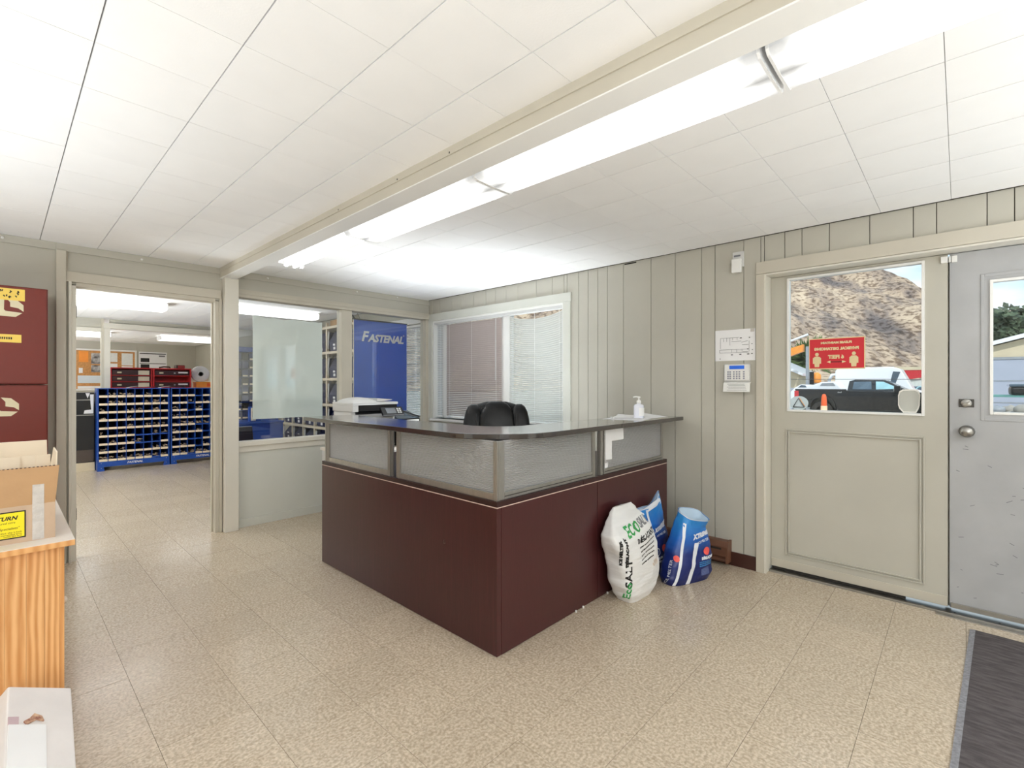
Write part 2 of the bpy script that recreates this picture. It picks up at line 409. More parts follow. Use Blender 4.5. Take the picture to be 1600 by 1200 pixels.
FILM.node_tree.nodes['Principled BSDF'].inputs['Coat IOR'].default_value = 2.1
FILM.node_tree.nodes['Principled BSDF'].inputs['Coat Roughness'].default_value = .02
SLAT = slatmat('slat_shaded_mauve', (206, 194, 190), .12)  # the closed blind's shade is put into the slat colour
SLATW = slatmat('slat_white', (244, 242, 236), .55)  # lit copy of the slats, paler and more translucent for a backlit look
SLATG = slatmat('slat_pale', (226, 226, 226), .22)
MAT = M('grey_mat_pile', (88, 82, 84), .95, var=.3, vs=60, bump=.8, bs=240, stretch=(1, .25, 1))
MATE = M('grey_mat_edge', (140, 140, 146), .8, var=.2, vs=80, bump=.3, bs=120)

def tilemat():
    m = M('vinyl_tile', (188, 172, 152), .26, col2=(206, 192, 173), vs=34, stretch=(1, 3.2, 1), rnd=.035, bump=.02, bs=30, spec=.5)
    t = m.node_tree; p = t.nodes['Principled BSDF']; L = t.links.new
    # fine speckle over the streaks
    tcn = next(n for n in t.nodes if n.type == 'TEX_COORD')
    n3 = N(t, 'ShaderNodeTexNoise'); n3.inputs['Scale'].default_value = 90; n3.inputs['Detail'].default_value = 3
    L(tcn.outputs['Object'], n3.inputs['Vector'])
    r = N(t, 'ShaderNodeValToRGB'); r.color_ramp.elements[0].position = .38; r.color_ramp.elements[1].position = .62
    r.color_ramp.elements[0].color = (.80, .78, .74, 1); r.color_ramp.elements[1].color = (1.12, 1.12, 1.12, 1)
    L(n3.outputs['Fac'], r.inputs['Fac'])
    mx = N(t, 'ShaderNodeMix', data_type='RGBA', blend_type='MULTIPLY'); mx.inputs['Factor'].default_value = 1
    src = p.inputs['Base Color'].links[0].from_socket
    L(src, mx.inputs['A']); L(r.outputs['Color'], mx.inputs['B']); L(mx.outputs['Result'], p.inputs['Base Color'])
    return m
TILE = tilemat()
for mm in (TILE,):
    mm.node_tree.nodes['Principled BSDF'].inputs['Coat Weight'].default_value = .25
    mm.node_tree.nodes['Principled BSDF'].inputs['Coat Roughness'].default_value = .12

def hillmat():
    m = bpy.data.materials.new('dry_hillside'); m.use_nodes = True; t = m.node_tree; p = t.nodes['Principled BSDF']; L = t.links.new
    tcn = N(t, 'ShaderNodeTexCoord'); mp1 = N(t, 'ShaderNodeMapping'); mp1.vector_type = 'TEXTURE'; mp1.inputs['Rotation'].default_value = (0, 0, -math.atan(800/748)-.42); mp1.inputs['Scale'].default_value = (11, 52, 24)
    n1 = N(t, 'ShaderNodeTexNoise'); n1.inputs['Scale'].default_value = 1.0; n1.inputs['Detail'].default_value = 9; n1.inputs['Roughness'].default_value = .65
    L(tcn.outputs['Object'], mp1.inputs['Vector']); L(mp1.outputs['Vector'], n1.inputs['Vector'])
    r = N(t, 'ShaderNodeValToRGB'); e = r.color_ramp.elements; e.new(.5); e.new(.56)
    for k, (q, c) in enumerate(((.36, (104, 94, 92)), (.45, (146, 128, 114)), (.53, (178, 156, 134)), (.66, (200, 178, 152)))):
        e[k].position = q; e[k].color = lin(c)
    L(n1.outputs['Fac'], r.inputs['Fac'])
    n2 = N(t, 'ShaderNodeTexNoise'); n2.inputs['Scale'].default_value = .5; n2.inputs['Detail'].default_value = 6
    L(tcn.outputs['Object'], n2.inputs['Vector'])
    r2 = N(t, 'ShaderNodeValToRGB'); r2.color_ramp.elements[0].position = .40; r2.color_ramp.elements[1].position = .52
    r2.color_ramp.elements[0].color = lin((128, 108, 92)); r2.color_ramp.elements[1].color = (1, 1, 1, 1)
    L(n2.outputs['Fac'], r2.inputs['Fac'])
    mx = N(t, 'ShaderNodeMix', data_type='RGBA', blend_type='MULTIPLY'); mx.inputs['Factor'].default_value = .8
    L(r.outputs['Color'], mx.inputs['A']); L(r2.outputs['Color'], mx.inputs['B']); L(mx.outputs['Result'], p.inputs['Base Color'])
    p.inputs['Roughness'].default_value = .95
    return m
HILL = hillmat()
GRAVEL = M('gravel', (166, 161, 153), .9, var=.15, vs=4, bump=.4, bs=20)
TRUCK = M('dusty_black_paint', (18, 21, 29), .28, var=.25, vs=3, coat=.4)
TRUCKL = M('muddy_black_paint', (10, 10, 12), .5, col2=(40, 36, 35), vs=9)
TYRE = M('tyre_rubber', (36, 35, 35), .8, var=.15)
TINT = M('tinted_glass', (84, 98, 112), .08, var=.15, vs=2, coat=.6)
TINTL = M('bright_glass', (158, 200, 210), .08, var=.1, vs=2, coat=.6)
VANW = M('van_white', (238, 240, 244), .3, var=.01, coat=.4)
REDO = M('outdoor_red', (196, 44, 52), .5, var=.06)
SHEDC = M('shed_cream', (206, 192, 164), .7, var=.05, vs=2)
SHEDW = M('shed_white', (168, 174, 190), .6, var=.03, vs=2)
LEAF = M('leaf_green', (64, 92, 48), .7, col2=(112, 138, 74), vs=2, rnd=.1)
LEAFD = M('leaf_dark', (52, 66, 52), .7, col2=(92, 108, 78), vs=2)
BARK = M('bark', (96, 80, 66), .9, var=.2)
GREYO = M('outdoor_grey', (150, 154, 160), .5, var=.06)
SIGNR = M('sign_red', (206, 38, 50), .45, var=.04)
SIGNC = M('sign_cream', (226, 206, 160), .5, var=.04)
HAZY = M('hazy_plastic', (188, 189, 182), .45, var=.05, vs=3)
WRIM = M('white_rim', (240, 238, 232), .4, var=.02)

# ------------------------------------------------------------------ room shell
XR, YB, ZC = 3.645, 4.82, 2.35
XL, YN, YF, YE = -2.4, -3.2, 9.9, 15.2        # left wall, wall behind the camera, second partition, far wall
FLOOR0 = .698; FY0 = .280; TS = .305

def in_view(x, y):
    s, c = math.sin(math.atan(800/748)), math.cos(math.atan(800/748))
    fw = x*s+y*c; r = x*c-y*s
    return fw > .35 and abs(r/fw) < 1.12

floor = bx('floor', XL, XR+.2, YN, YE, -.12, -.004, GROUT); floor['kind'] = 'structure'
tm = MB().box(-TS/2+.0007, TS/2-.0007, -TS/2+.0007, TS/2-.0007, -.004, 0)
cand = []
i0, i1 = math.floor((XL-FLOOR0)/TS)+1, math.ceil((XR-.0-FLOOR0)/TS)
j0, j1 = math.floor((YN-FY0)/TS)+1, math.ceil((YE-FY0)/TS)
for i in range(i0, i1):
    for j in range(j0, j1):
        cand.append((FLOOR0+(i+.5)*TS, FY0+(j+.5)*TS, (i+j) % 2))
vis = sorted([c for c in cand if in_view(c[0], c[1]) and c[1] < YF and not (1.8 < c[0] < 3.3 and 1.8 < c[1] < 4.6) and not (c[0] < .1 and c[1] > 2.4)], key=lambda c: c[0]**2+c[1]**2)
near = set(vis[:298])
first = None
for c in vis[:298]:
    if first is None:
        first = tm.build('tile', TILE, floor, keep=(0, 0, 0)); t = first
    else:
        t = first.copy(); COL.objects.link(t); t.name = 'tile'; t.parent = floor
    t.location = Vector((c[0], c[1], random.uniform(-.0003, .0002)))-WLOC['floor']; t.rotation_euler = (random.uniform(-.0008, .0008), random.uniform(-.0008, .0008), R(90)*c[2]+R(180)*random.randint(0, 1))
rest = MB()
for c in cand:
    if c not in near:
        h = TS/2-.0007; rest.box(c[0]-h, c[0]+h, c[1]-h, c[1]+h, -.004, 0)
tag(rest.build('tile_field', TILE, floor, recalc=False), kind='stuff')

ceiling = bx('ceiling', XL-.1, XR+.2, YN-.1, YE+.1, ZC+.012, ZC+.15, CJOINT); ceiling['kind'] = 'structure'
CS = .312
cm = MB().box(-CS/2+.0022, CS/2-.0022, -CS/2+.0009, CS/2-.0009, 0, .012)
cc = []
for i in range(-9, 12):
    for j in range(-11, 50):
        cc.append((.195+(i+.5)*CS, .034+(j+.5)*CS))
def okc(x, y): return XL < x-CS/2+.05 and x < XR and y < YE and y > YN
cv = sorted([c for c in cc if okc(*c) and in_view(*c) and c[1] < YB+.2], key=lambda c: c[0]**2+c[1]**2)[:290]
cs = set(cv); first = None
for c in cv:
    if first is None:
        first = cm.build('tile', CEIL, ceiling, keep=(0, 0, 0)); t = first
    else:
        t = first.copy(); COL.objects.link(t); t.name = 'tile'; t.parent = ceiling
    t.location = Vector((c[0], c[1], ZC+random.uniform(-.0005, .0005)))-WLOC['ceiling']
    t.rotation_euler = (random.uniform(-.002, .002), random.uniform(-.0015, .0015), 0)
rest = MB()
for c in cc:
    if okc(*c) and c not in cs:
        rest.box(c[0]-CS/2+.0022, c[0]+CS/2-.0022, c[1]-CS/2+.0009, c[1]+CS/2-.0009, ZC, ZC+.012)
tag(rest.build('tile_field', CEIL, ceiling, recalc=False), kind='stuff')

# ---- right wall: grooved boards, window and double door
wall_right = struct('wall_right', (XR, 2.4, 0))
K = XR/3.62
GR = [4.60, 4.38, 4.22, 4.0, 3.80] + [y*K for y in (3.628, 3.467, 3.304, 3.056, 2.855, 2.68, 2.55, 2.445, 2.344, 2.245, 2.088, 1.836, 1.631, 1.425, 1.325, 1.124, 1.011, .863, .761, .608, .4, .196, .095, -.108, -.21)] + [-.42, -.52, -.73, -.93]
WT = .14                                          # wall thickness
WIN = (2.735, 4.745, .90, 2.09)                   # window hole y0 y1 z0 z1
DOOR = (-.91, .995, -.01, 2.085)                  # door hole
edges = sorted(set(GR+[YB+.0, -1.05]))
mb_shared = {}
def board(y0, y1, z0, z1):
    MB().box(XR, XR+.012, y0+.0022, y1-.0022, z0, z1).build('board', WALL, wall_right)
for a, b in zip(edges, edges[1:]):
    segs = [(0.0, ZC)]
    def cut(segs, h0, h1, z0, z1, a, b):
        if b <= h0+.001 or a >= h1-.001: return segs
        out = []
        for s0, s1 in segs:
            if z0 > s0: out.append((s0, min(s1, z0)))
            if z1 < s1: out.append((max(s0, z1), s1))
        return out
    # split boards at hole edges
    ys = [a]+[q for q in (WIN[0], WIN[1], DOOR[0], DOOR[1]) if a+.002 < q < b-.002]+[b]
    for p, q in zip(ys, ys[1:]):
        sg = cut(segs, WIN[0], WIN[1], WIN[2], WIN[3], p, q); sg = cut(sg, DOOR[0], DOOR[1], DOOR[2], DOOR[3], p, q)
        for z0, z1 in sg:
            if z1-z0 > .01: board(p, q, z0, z1)
def wallmass(mb, y0, y1, z0, z1, x0=XR+.012, x1=XR+WT): mb.box(x0, x1, y0, y1, z0, z1)
core = MB()
wallmass(core, WIN[1], YB+.12, -.1, ZC+.05); wallmass(core, DOOR[1], WIN[0], -.1, ZC+.05)
wallmass(core, WIN[0], WIN[1], -.1, WIN[2]); wallmass(core, WIN[0], WIN[1], WIN[3], ZC+.05)
wallmass(core, DOOR[0], DOOR[1], DOOR[3], ZC+.05); wallmass(core, YN, DOOR[0], -.1, ZC+.05)
core.build('wall_core', M('groove_taupe', (96, 92, 82), .7), wall_right)
bx('wall_lining', XR, XR+.011, YN, -1.05, 0, ZC, WALL, wall_right)
# ragged dark gap left by a broken ceiling edge
MB().box(XR-.004, XR+.002, 1.98, 2.09, ZC-.016, ZC-.006).build('ceiling_gap', DARKGAP, wall_right)

# window: casing, sill, mullions, panes
w1 = struct('window_1', (XR, 3.74, WIN[2]))
bx('casing', XR-.018, XR+.001, WIN[0]-.085, WIN[0], .86, WIN[3], PALE, w1, bevel=.003)
bx('casing', XR-.018, XR+.001, WIN[0]-.09, YB, WIN[3], 2.176, PALE, w1, bevel=.003)
bx('casing', XR-.018, XR+.001, WIN[1], YB, .86, WIN[3], PALE, w1, bevel=.003)
bx('window_sill', XR-.03, XR+WT, WIN[0]-.02, WIN[1]+.02, WIN[2]-.03, WIN[2], WHITE, w1, bevel=.003)
for y0, y1 in ((WIN[0], WIN[0]+.02), (WIN[1]-.02, WIN[1])):
    bx('jamb', XR+.001, XR+WT, y0, y1, WIN[2], WIN[3], WHITE, w1)
bx('jamb', XR+.001, XR+WT, WIN[0]+.02, WIN[1]-.02, WIN[3]-.02, WIN[3], WHITE, w1)
MULL = [(4.545, 4.665), (3.50, 3.675)]
for y0, y1 in MULL:
    bx('mullion', XR+.080, XR+WT-.01, y0, y1, WIN[2], WIN[3]-.02, WHITE, w1, bevel=.003)
for y0, y1 in ((WIN[0]+.02, 3.50), (3.675, 4.545), (4.665, WIN[1]-.02)):
    bx('pane', XR+.112, XR+.116, y0, y1, WIN[2], WIN[3]-.02, GLASS, w1)
bx('head_track', XR+.004, XR+.05, WIN[0]+.02, WIN[1]-.02, WIN[3]-.045, WIN[3]-.02, GREYP, w1)

# blinds: one headrail, bottom rail, cords and every slat on its own
def blind(name, y0, y1, z0, z1, mat, label, tilt, x=XR+.050, sag=0.0, group='venetian blinds in the long window', pitch=.0215, warp=0.0, cat='blind'):
    th = thing(name, (x, (y0+y1)/2, z1), label, cat, group)
    L = y1-y0-.012
    bx('headrail', x-.014, x+.014, y0+.004, y1-.004, z1-.028, z1, WHITE, th, bevel=.002)
    n = int((z1-z0-.05)/pitch)
    hw = .0125
    def mesh(sg):
        mb = MB(); nl = 9 if sg else 2
        sec = [(-hw, -.0012), (-hw*.35, .0010), (hw*.35, .0010), (hw, -.0012)]
        ct, st = math.cos(tilt), math.sin(tilt)
        vs = []
        for k in range(nl):
            u = k/(nl-1); yy = -L/2+u*L; dz = -sg*(1-(2*u-1)**2)
            for a, b in sec: vs.append((a*ct-b*st, yy, a*st+b*ct+dz))
        fs = []
        for k in range(nl-1):
            for q in range(3): fs.append((k*4+q, k*4+q+1, k*4+q+5, k*4+q+4))
        return mb.add(vs, fs, True)
    ref = None
    meshes = {}
    for k in range(n):
        f = k/max(1, n-1)
        sg = round(sag*(1-f)**.8, 3)
        if sg not in meshes:
            o = mesh(sg).build('slat', mat, th, recalc=False, keep=(x, (y0+y1)/2, 0) if False else None)
            me = o.data; meshes[sg] = (me, o)
            off = WLOC[o.name]
            # recentre: build() put the object at its own bbox centre (local mesh coords)
            o.location = (off.x, off.y, off.z-pitch*0+(-.045-k*pitch))
            meshes[sg] = (me, off.copy())
        else:
            me, off = meshes[sg]
            o = bpy.data.objects.new('slat', me); COL.objects.link(o); o.parent = th
            o.location = (off.x, off.y, off.z-.045-k*pitch)
        if warp:
            o.rotation_euler = (random.uniform(-warp, warp), random.uniform(-warp*8, warp*8), 0)
    bx('bottom_rail', x-.012, x+.012, y0+.006, y1-.006, z1-.045-n*pitch-.012, z1-.045-n*pitch+.002, WHITE, th, bevel=.002)
    cords = [.08, .5, .92] if L > .4 else [.3, .7]
    for c in cords:
        yy = y0+c*(y1-y0)
        MB().box(x-.0165, x-.0150, yy-.0012, yy+.0012, z1-.045-n*pitch, z1-.02).build('ladder_cord', WHITE, th)
    return th
blind('venetian_blind', 3.602, 4.543, .915, WIN[3]-.022, SLAT, 'closed venetian blind toned mauve-grey for shade in the middle bay of the window', R(-50))
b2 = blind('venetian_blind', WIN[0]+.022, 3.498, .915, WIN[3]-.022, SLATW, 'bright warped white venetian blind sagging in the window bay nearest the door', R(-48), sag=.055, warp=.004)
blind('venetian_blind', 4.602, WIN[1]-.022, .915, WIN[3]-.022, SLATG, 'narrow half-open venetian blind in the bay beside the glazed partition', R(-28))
wd = MB().tube([(XR+.040, 3.69, 2.03), (XR+.036, 3.69, 1.36)], .004, 6)
wd.build('tilt_wand', GREYP, bpy.data.objects['venetian_blind'])

# ---- double street door
dj = struct('trim_1', (XR, 0, 0))
bx('casing', XR-.02, XR+.001, DOOR[1], DOOR[1]+.05, 0, DOOR[3], TRIM, dj, bevel=.003)
bx('head_casing', XR-.02, XR+.001, DOOR[0]-.05, DOOR[1]+.05, DOOR[3]+.001, DOOR[3]+.085, TRIM, dj, bevel=.003)
bx('casing', XR-.02, XR+.001, DOOR[0]-.05, DOOR[0], 0, DOOR[3], TRIM, dj, bevel=.003)
bx('jamb', XR-.012, XR+WT, DOOR[1]-.012, DOOR[1]-.0005, 0, DOOR[3]-.012, TRIML, dj)
bx('jamb', XR-.012, XR+WT, DOOR[0]+.0005, DOOR[0]+.012, 0, DOOR[3]-.012, TRIML, dj)
bx('jamb', XR-.012, XR+WT, DOOR[0]+.0005, DOOR[1]-.0005, DOOR[3]-.012, DOOR[3]-.0005, TRIML, dj)
thr = MB().box(3.70, XR+WT+.02, DOOR[0]+.012, DOOR[1]-.012, -.01, .012).box(3.66, 3.70, DOOR[0]+.012, .10, -.01, .006)
thr.build('threshold', STEEL, dj, bevel=.002)
for y in (.02, -.16, -.32):
    MB().cyl((3.725, y, .0115), (3.725, y, .0135), .005, n=10).build('screw', DSTEEL, dj)

def doorleaf(name, y0, y1, z0, z1, gy0, gy1, gz0, gz1, x0, mat, th=.042):
    d = struct(name, (x0, (y0+y1)/2, z0))
    m = MB()
    for a in ((y0, gy0, z0, z1), (gy1, y1, z0, z1), (gy0, gy1, z0, gz0), (gy0, gy1, gz1, z1)):
        m.box(x0, x0+th, *a)
    m.build('leaf', mat, d)
    return d
X1 = 3.755
d1 = doorleaf('door_1', .050, .981, .028, 2.070, .160, .872, 1.135, 2.055, X1, WALL)
def bead(parent, y0, y1, z0, z1, w, x0, x1, mat):
    for a in ((y0-w, y0, z0-w, z1+w), (y1, y1+w, z0-w, z1+w), (y0, y1, z0-w, z0), (y0, y1, z1, z1+w)):
        bx('glazing_bead', x0, x1, *a, mat, parent, bevel=.002)
bead(d1, .166, .866, 1.141, 2.038, .014, X1-.010, X1+.04, WHITE)
bx('pane', X1+.024, X1+.028, .166, .866, 1.141, 2.038, GLASS, d1)
# recessed lower panel with a double moulding
for k, (a, w, dx) in enumerate(((0, .010, .008), (.018, .008, .012))):
    y0, y1, z0, z1 = .150+a, .890-a, .125+a, 1.005-a
    for q in ((y0, y0+w, z0, z1), (y1-w, y1, z0, z1), (y0+w, y1-w, z0, z0+w), (y0+w, y1-w, z1-w, z1)):
        bx('panel_moulding', X1-dx, X1, *q, WALL, d1, bevel=.003)
bx('kick_rail', X1-.006, X1, .052, .978, .030, .085, TRIM, d1, bevel=.002)
bx('weather_strip', X1-.002, X1+.02, .240, .975, .012, .028, DARKGAP, d1)
bx('meeting_strip', X1+.044, X1+.05, .036, .062, .02, 2.06, TRIML, d1)

d2 = doorleaf('door_2', -.895, .042, .028, 2.068, -.780, -.128, 1.155, 1.890, X1, GREYD)
bead(d2, -.772, -.136, 1.163, 1.882, .014, X1-.008, X1+.04, WHITE)
bead(d2, -.786-.02, -.122+.02, 1.149-.02, 1.896+.02, .016, X1-.004, X1+.001, GREYD)
bx('pane', X1+.024, X1+.028, -.772, -.136, 1.163, 1.882, GLASS, d2)
bx('sweep', X1-.012, X1, -.89, .036, .03, .058, STEEL, d2, bevel=.002)
dk = MB().lathe([(.034, 0), (.034, -.006), (.014, -.010), (.012, -.030), (.022, -.036), (.030, -.046), (.030, -.056), (.020, -.066), (0, -.068)], (X1, -.030, 1.049), 'X', 22)
dk.build('door_knob', STEEL, d2)
db = bx('deadbolt_plate', X1-.004, X1, -.060, .004, 1.186, 1.232, DSTEEL, d2)
MB().lathe([(.024, 0), (.024, -.010), (.020, -.014), (0, -.014)], (X1-.004, -.028, 1.209), 'X', 20).build('deadbolt', STEEL, d2)
MB().box(X1-.030, X1-.018, -.046, -.010, 1.205, 1.213, Matrix.Rotation(R(-35), 3, 'X')).build('thumb_turn', STEEL, d2)
hb = MB().box(X1-.020, X1, .050, .080, 2.020, 2.056).box(X1-.020, X1, .010, .034, 2.018, 2.054).cyl((X1-.018, .042, 2.020), (X1-.018, .042, 2.054), .005, n=8)
hb.build('alarm_contact', WHITE, d2, bevel=.002)
random.seed(3)
sm = MB()
for k in range(26):
    y = random.uniform(-.35, .02); z = random.choice([random.uniform(.1, .5), random.uniform(.55, .98)])
    l = random.uniform(.006, .03); a = random.uniform(-.6, .6)
    sm.box(X1-.0006, X1-.0002, y-l/2, y+l/2, z-.0016, z+.0016, Matrix.Rotation(a, 3, 'X'))
tag(sm.build('scuff_mark', GREYI, d2, recalc=False), kind='stuff')

# baseboards on the right wall
bb = bx('baseboard_right', XR-.012, XR, DOOR[1]+.052, 1.215, 0, .098, BROWNB, bevel=.002); bb['kind'] = 'structure'
bb2 = bx('baseboard_right', XR-.010, XR, 1.215, YB, 0, .03, BROWNB); bb2['kind'] = 'structure'

# ---- back partition (doorway, column, two glazed bays)
wb = struct('wall_back', (1.8, YB, 0)); PT = .10
def wbx(name, x0, x1, z0, z1, mat, y0=YB, y1=YB+PT, bevel=0, parent=None): return bx(name, x0, x1, y0, y1, z0, z1, mat, parent or wb, bevel)
wbx('wall_panel', XL, .278, 0, ZC, WALL)
wbx('shadow_groove', .262, .278, 0, 2.29, DARKGAP, YB-.004, YB+.001) if False else None
wbx('stud_trim', .278, .332, 0, ZC-.055, TRIM, YB-.035, YB+PT, .003)
wbx('wall_panel', .332, .345, 0, 2.135, WALL, YB-.004)
wbx('wall_panel', .332, 1.358, 2.06, ZC, WALL)
wbx('crown_trim', XL, .278, ZC-.055, ZC, WALL, YB-.014, YB, .003)
wbx('crown_trim', .278, 1.352, ZC-.055, ZC, WALL, YB-.014, YB, .003)
wbx('panel_bead', .332, .342, 2.15, ZC-.055, TRIM, YB-.010, YB, .002)
wbx('head_casing', .332, 1.345, 2.075, 2.150, TRIM, YB-.022, YB, .003)
wbx('casing', .345, .362, 0, 2.075, TRIML, YB-.030, YB, .003)
wbx('jamb', .362, .388, 0, 2.052, TRIML, YB-.010, YB+PT+.01)
wbx('jamb', 1.300, 1.330, 0, 2.052, TRIM, YB-.010, YB+PT+.01)
wbx('door_stop', 1.288, 1.300, 0, 2.04, TRIM, YB+.05, YB+.08)
wbx('jamb', .388, 1.300, 2.045, 2.075, TRIM, YB-.010, YB+PT+.01)
wbx('casing', 1.330, 1.352, 0, 2.075, TRIM, YB-.022, YB, .003)
wbx('corner_guard', .388, .392, .02, .98, DSTEEL, YB+.06, YB+PT+.01)
for z in (1.86, 1.03, .34):
    hm = MB()
    hm.box(.3875, .3895, YB+.004, YB+.034, z-.045, z+.045)
    for k in range(5): hm.cyl((.390, YB+.036, z-.045+k*.018), (.390, YB+.036, z-.029+k*.018), .005, n=8)
    hm.build('hinge', DSTEEL, wb)
wbx('column', 1.358, 1.470, 0, 2.262, TRIML, 4.742, YB+PT, .004)  # paler than the walls: daylight from the door put into its colour
# glazed bays
wbx('lower_panel', 1.470, XR, 0, .70, PALE)  # lighter tone stands in for daylight falling on the panel
wbx('base_trim', 1.470, XR, 0, .075, PALE, YB-.014, YB, .003)
wbx('sill', 1.470, XR, .745, .785, TRIML, YB-.028, YB+PT+.01, .004)
wbx('sill_apron', 1.470, XR, .690, .745, TRIML, YB-.012, YB, .003)
wbx('header', 1.470, XR, 2.185, ZC, WALL)
wbx('crown_trim', 1.470, XR, ZC-.06, ZC, WALL, YB-.012, YB, .003)
wbx('head_trim', 1.470, XR, 2.112, 2.185, TRIM, YB-.022, YB+PT, .003)
wbx('head_trim', 1.470, XR, 2.140, 2.160, TRIM, YB-.030, YB-.022, .002)
wbx('mullion', 2.487, 2.607, .785, 2.112, TRIM, YB-.010, YB+PT, .004)
wbx('mullion', 3.585, XR, .785, 2.112, TRIM, YB-.010, YB+PT, .004)
for x0, x1 in ((1.470, 2.487), (2.607, 3.585)):
    bx('pane', x0, x1, YB+.045, YB+.050, .785, 2.112, GLASSP, wb)
for x, z in ((.779, 2.318), (.012, 2.323), (1.737, 2.322), (2.656, 2.323), (3.168, 2.328)):
    MB().lathe([(.0, -.016), (.007, -.014), (.009, -.006), (.005, 0)], (x, YB-.014, z), 'Y', 10).build('hook', WHITE, wb)

# ---- beam under the ceiling
beam = struct('beam', (1.4, .8, 2.262))
bx('beam_side', 1.340, 1.352, YN, 4.742, 2.262, ZC, TRIM, beam)
bx('beam_side', 1.340, 1.352, 4.742, YB, 2.262, ZC, TRIM, beam)
bx('beam_trim', 1.334, 1.340, YN, YB-.02, ZC-.035, ZC, TRIM, beam)
bx('beam_core', 1.352, 1.452, YN, YB, 2.264, ZC, WHITE, beam)
bx('beam_face', 1.339, 1.453, YN, YB, 2.258, 2.264, WHITE, beam, bevel=.002)
for y in (2.62, 2.02, 1.62):
    MB().box(1.3330, 1.3345, y-.003, y+.003, ZC-.030, ZC-.022).build('nail', DARKGAP, beam)

# ---- the other walls
def swall(name, *a, mat=WALL):
    o = bx(name, *a, mat); o['kind'] = 'structure'; return o
swall('wall_left', XL-.1, XL, YN, YE, 0, ZC)
swall('wall_near', XL-.1, XR+WT, YN-.12, YN, 0, ZC)
swall('wall_far', XL, XR+WT, YE, YE+.12, 0, ZC, mat=WALL)
# right wall beyond the partition, with a second window behind blinds
w2 = (4.99, 5.93, .90, 2.09)
wr = MB().box(XR, XR+WT, YB+PT, w2[0], 0, ZC).box(XR, XR+WT, w2[1], YE, 0, ZC).box(XR, XR+WT, w2[0], w2[1], 0, w2[2]).box(XR, XR+WT, w2[0], w2[1], w2[3], ZC)
wro = wr.build('wall_side', WALL); wro['kind'] = 'structure'
wn2 = struct('window_2', (XR, 5.4, .9))
bx('pane', XR+.112, XR+.116, w2[0], w2[1], w2[2], w2[3], GLASS, wn2)
bx('casing', XR-.018, XR+.001, w2[0]-.06, w2[1]+.08, w2[3], w2[3]+.075, WHITE, wn2)
bx('casing', XR-.018, XR+.001, w2[1], w2[1]+.08, w2[2], w2[3], WHITE, wn2)
bx('window_sill', XR-.03, XR+WT, w2[0], w2[1], w2[2]-.03, w2[2], WHITE, wn2)
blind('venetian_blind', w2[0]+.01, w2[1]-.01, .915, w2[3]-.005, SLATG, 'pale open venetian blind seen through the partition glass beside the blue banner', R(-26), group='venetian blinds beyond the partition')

# ------------------------------------------------------------------ ceiling lights
def light_box(x0, x1, y0, y1, z, label, along='Y'):
    cx, cy = (x0+x1)/2, (y0+y1)/2
    t = thing('ceiling_light', (cx, cy, z), label, 'ceiling light', 'fluorescent ceiling lights')
    if along == 'Y':
        P = lambda u, v, a: (cx+u, cy+v, a); w, l = x1-x0, y1-y0
    else:
        P = lambda u, v, a: (cx+v, cy+u, a); w, l = y1-y0, x1-x0
    def bb(mb, u0, u1, v0, v1, a0, a1):
        p, q = P(u0, v0, 0), P(u1, v1, 0)
        return mb.box(min(p[0], q[0]), max(p[0], q[0]), min(p[1], q[1]), max(p[1], q[1]), a0, a1)
    bb(MB(), -w*.30, w*.30, -l/2+.004, l/2-.004, z-.03, z).build('housing', ENAMEL, t, bevel=.002)
    # wraparound lens: trapezium section with rounded lower corners
    sec = [(-w/2+.012, z-.022), (-w/2, z-.040), (-w/2+.004, z-.088), (-w/2+.020, z-.098), (0, z-.101), (w/2-.020, z-.098), (w/2-.004, z-.088), (w/2, z-.040), (w/2-.012, z-.022)]
    vs = []; n = len(sec)
    for v in (-l/2+.008, l/2-.008):
        for u, a in sec: vs.append(P(u, v, a))
    MB().add(vs, [(i, i+1, n+i+1, n+i) for i in range(n-1)], False).build('lens', LENS if along == 'Y' else LENSX, t)
    for v in (-l/2, l/2-.008):
        mb = MB(); s2 = [(u*1.02, a-(.002 if a < z-.05 else 0)) for u, a in sec]
        vs = [P(u, q, a) for q in (v, v+.008) for u, a in s2]
        mb.add(vs, [(i, (i+1) % n, n+(i+1) % n, n+i) for i in range(n)]+[tuple(range(n)), tuple(range(n, 2*n))])
        mb.build('end_cap', ENAMEL, t)
    return t
light_box(1.470, 1.728, .415, 1.615, ZC, 'wraparound ceiling light with textured lens, nearest of the row under the beam')
light_box(1.474, 1.732, 1.617, 2.822, ZC, 'wraparound ceiling light in the middle of the row beside the beam')
# third of the row has lost its lens: two bare tubes
tl = thing('ceiling_light', (1.62, 3.40, ZC), 'ceiling light without a lens showing bare tubes, closest to the glazed partition', 'ceiling light', 'fluorescent ceiling lights')
MB().prism([(-.105, ZC), (-.095, ZC-.012), (-.055, ZC-.05), (.055, ZC-.05), (.095, ZC-.012), (.105, ZC)], 'Y', 2.835, 3.985).build('housing', ENAMEL, tl)
for q in tl.children: q.location.x += 0
tl.children[0].location.x = 0
for x in (1.570, 1.640):
    MB().cyl((x, 2.86, ZC-.070), (x, 3.955, ZC-.070), .016, n=14).build('tube', TUBE, tl)
    for y in (2.85, 3.962):
        MB().box(x-.012, x+.012, y-.008, y+.008, ZC-.090, ZC-.045).build('socket', GREYP, tl, bevel=.002)
bx('end_plate', 1.525, 1.735, 3.985, 3.993, ZC-.062, ZC, ENAMEL, tl, bevel=.002)
MB().box(1.685, 1.709, 3.95, 3.972, ZC-.085, ZC-.03).build('socket', GREYP, tl, bevel=.002)
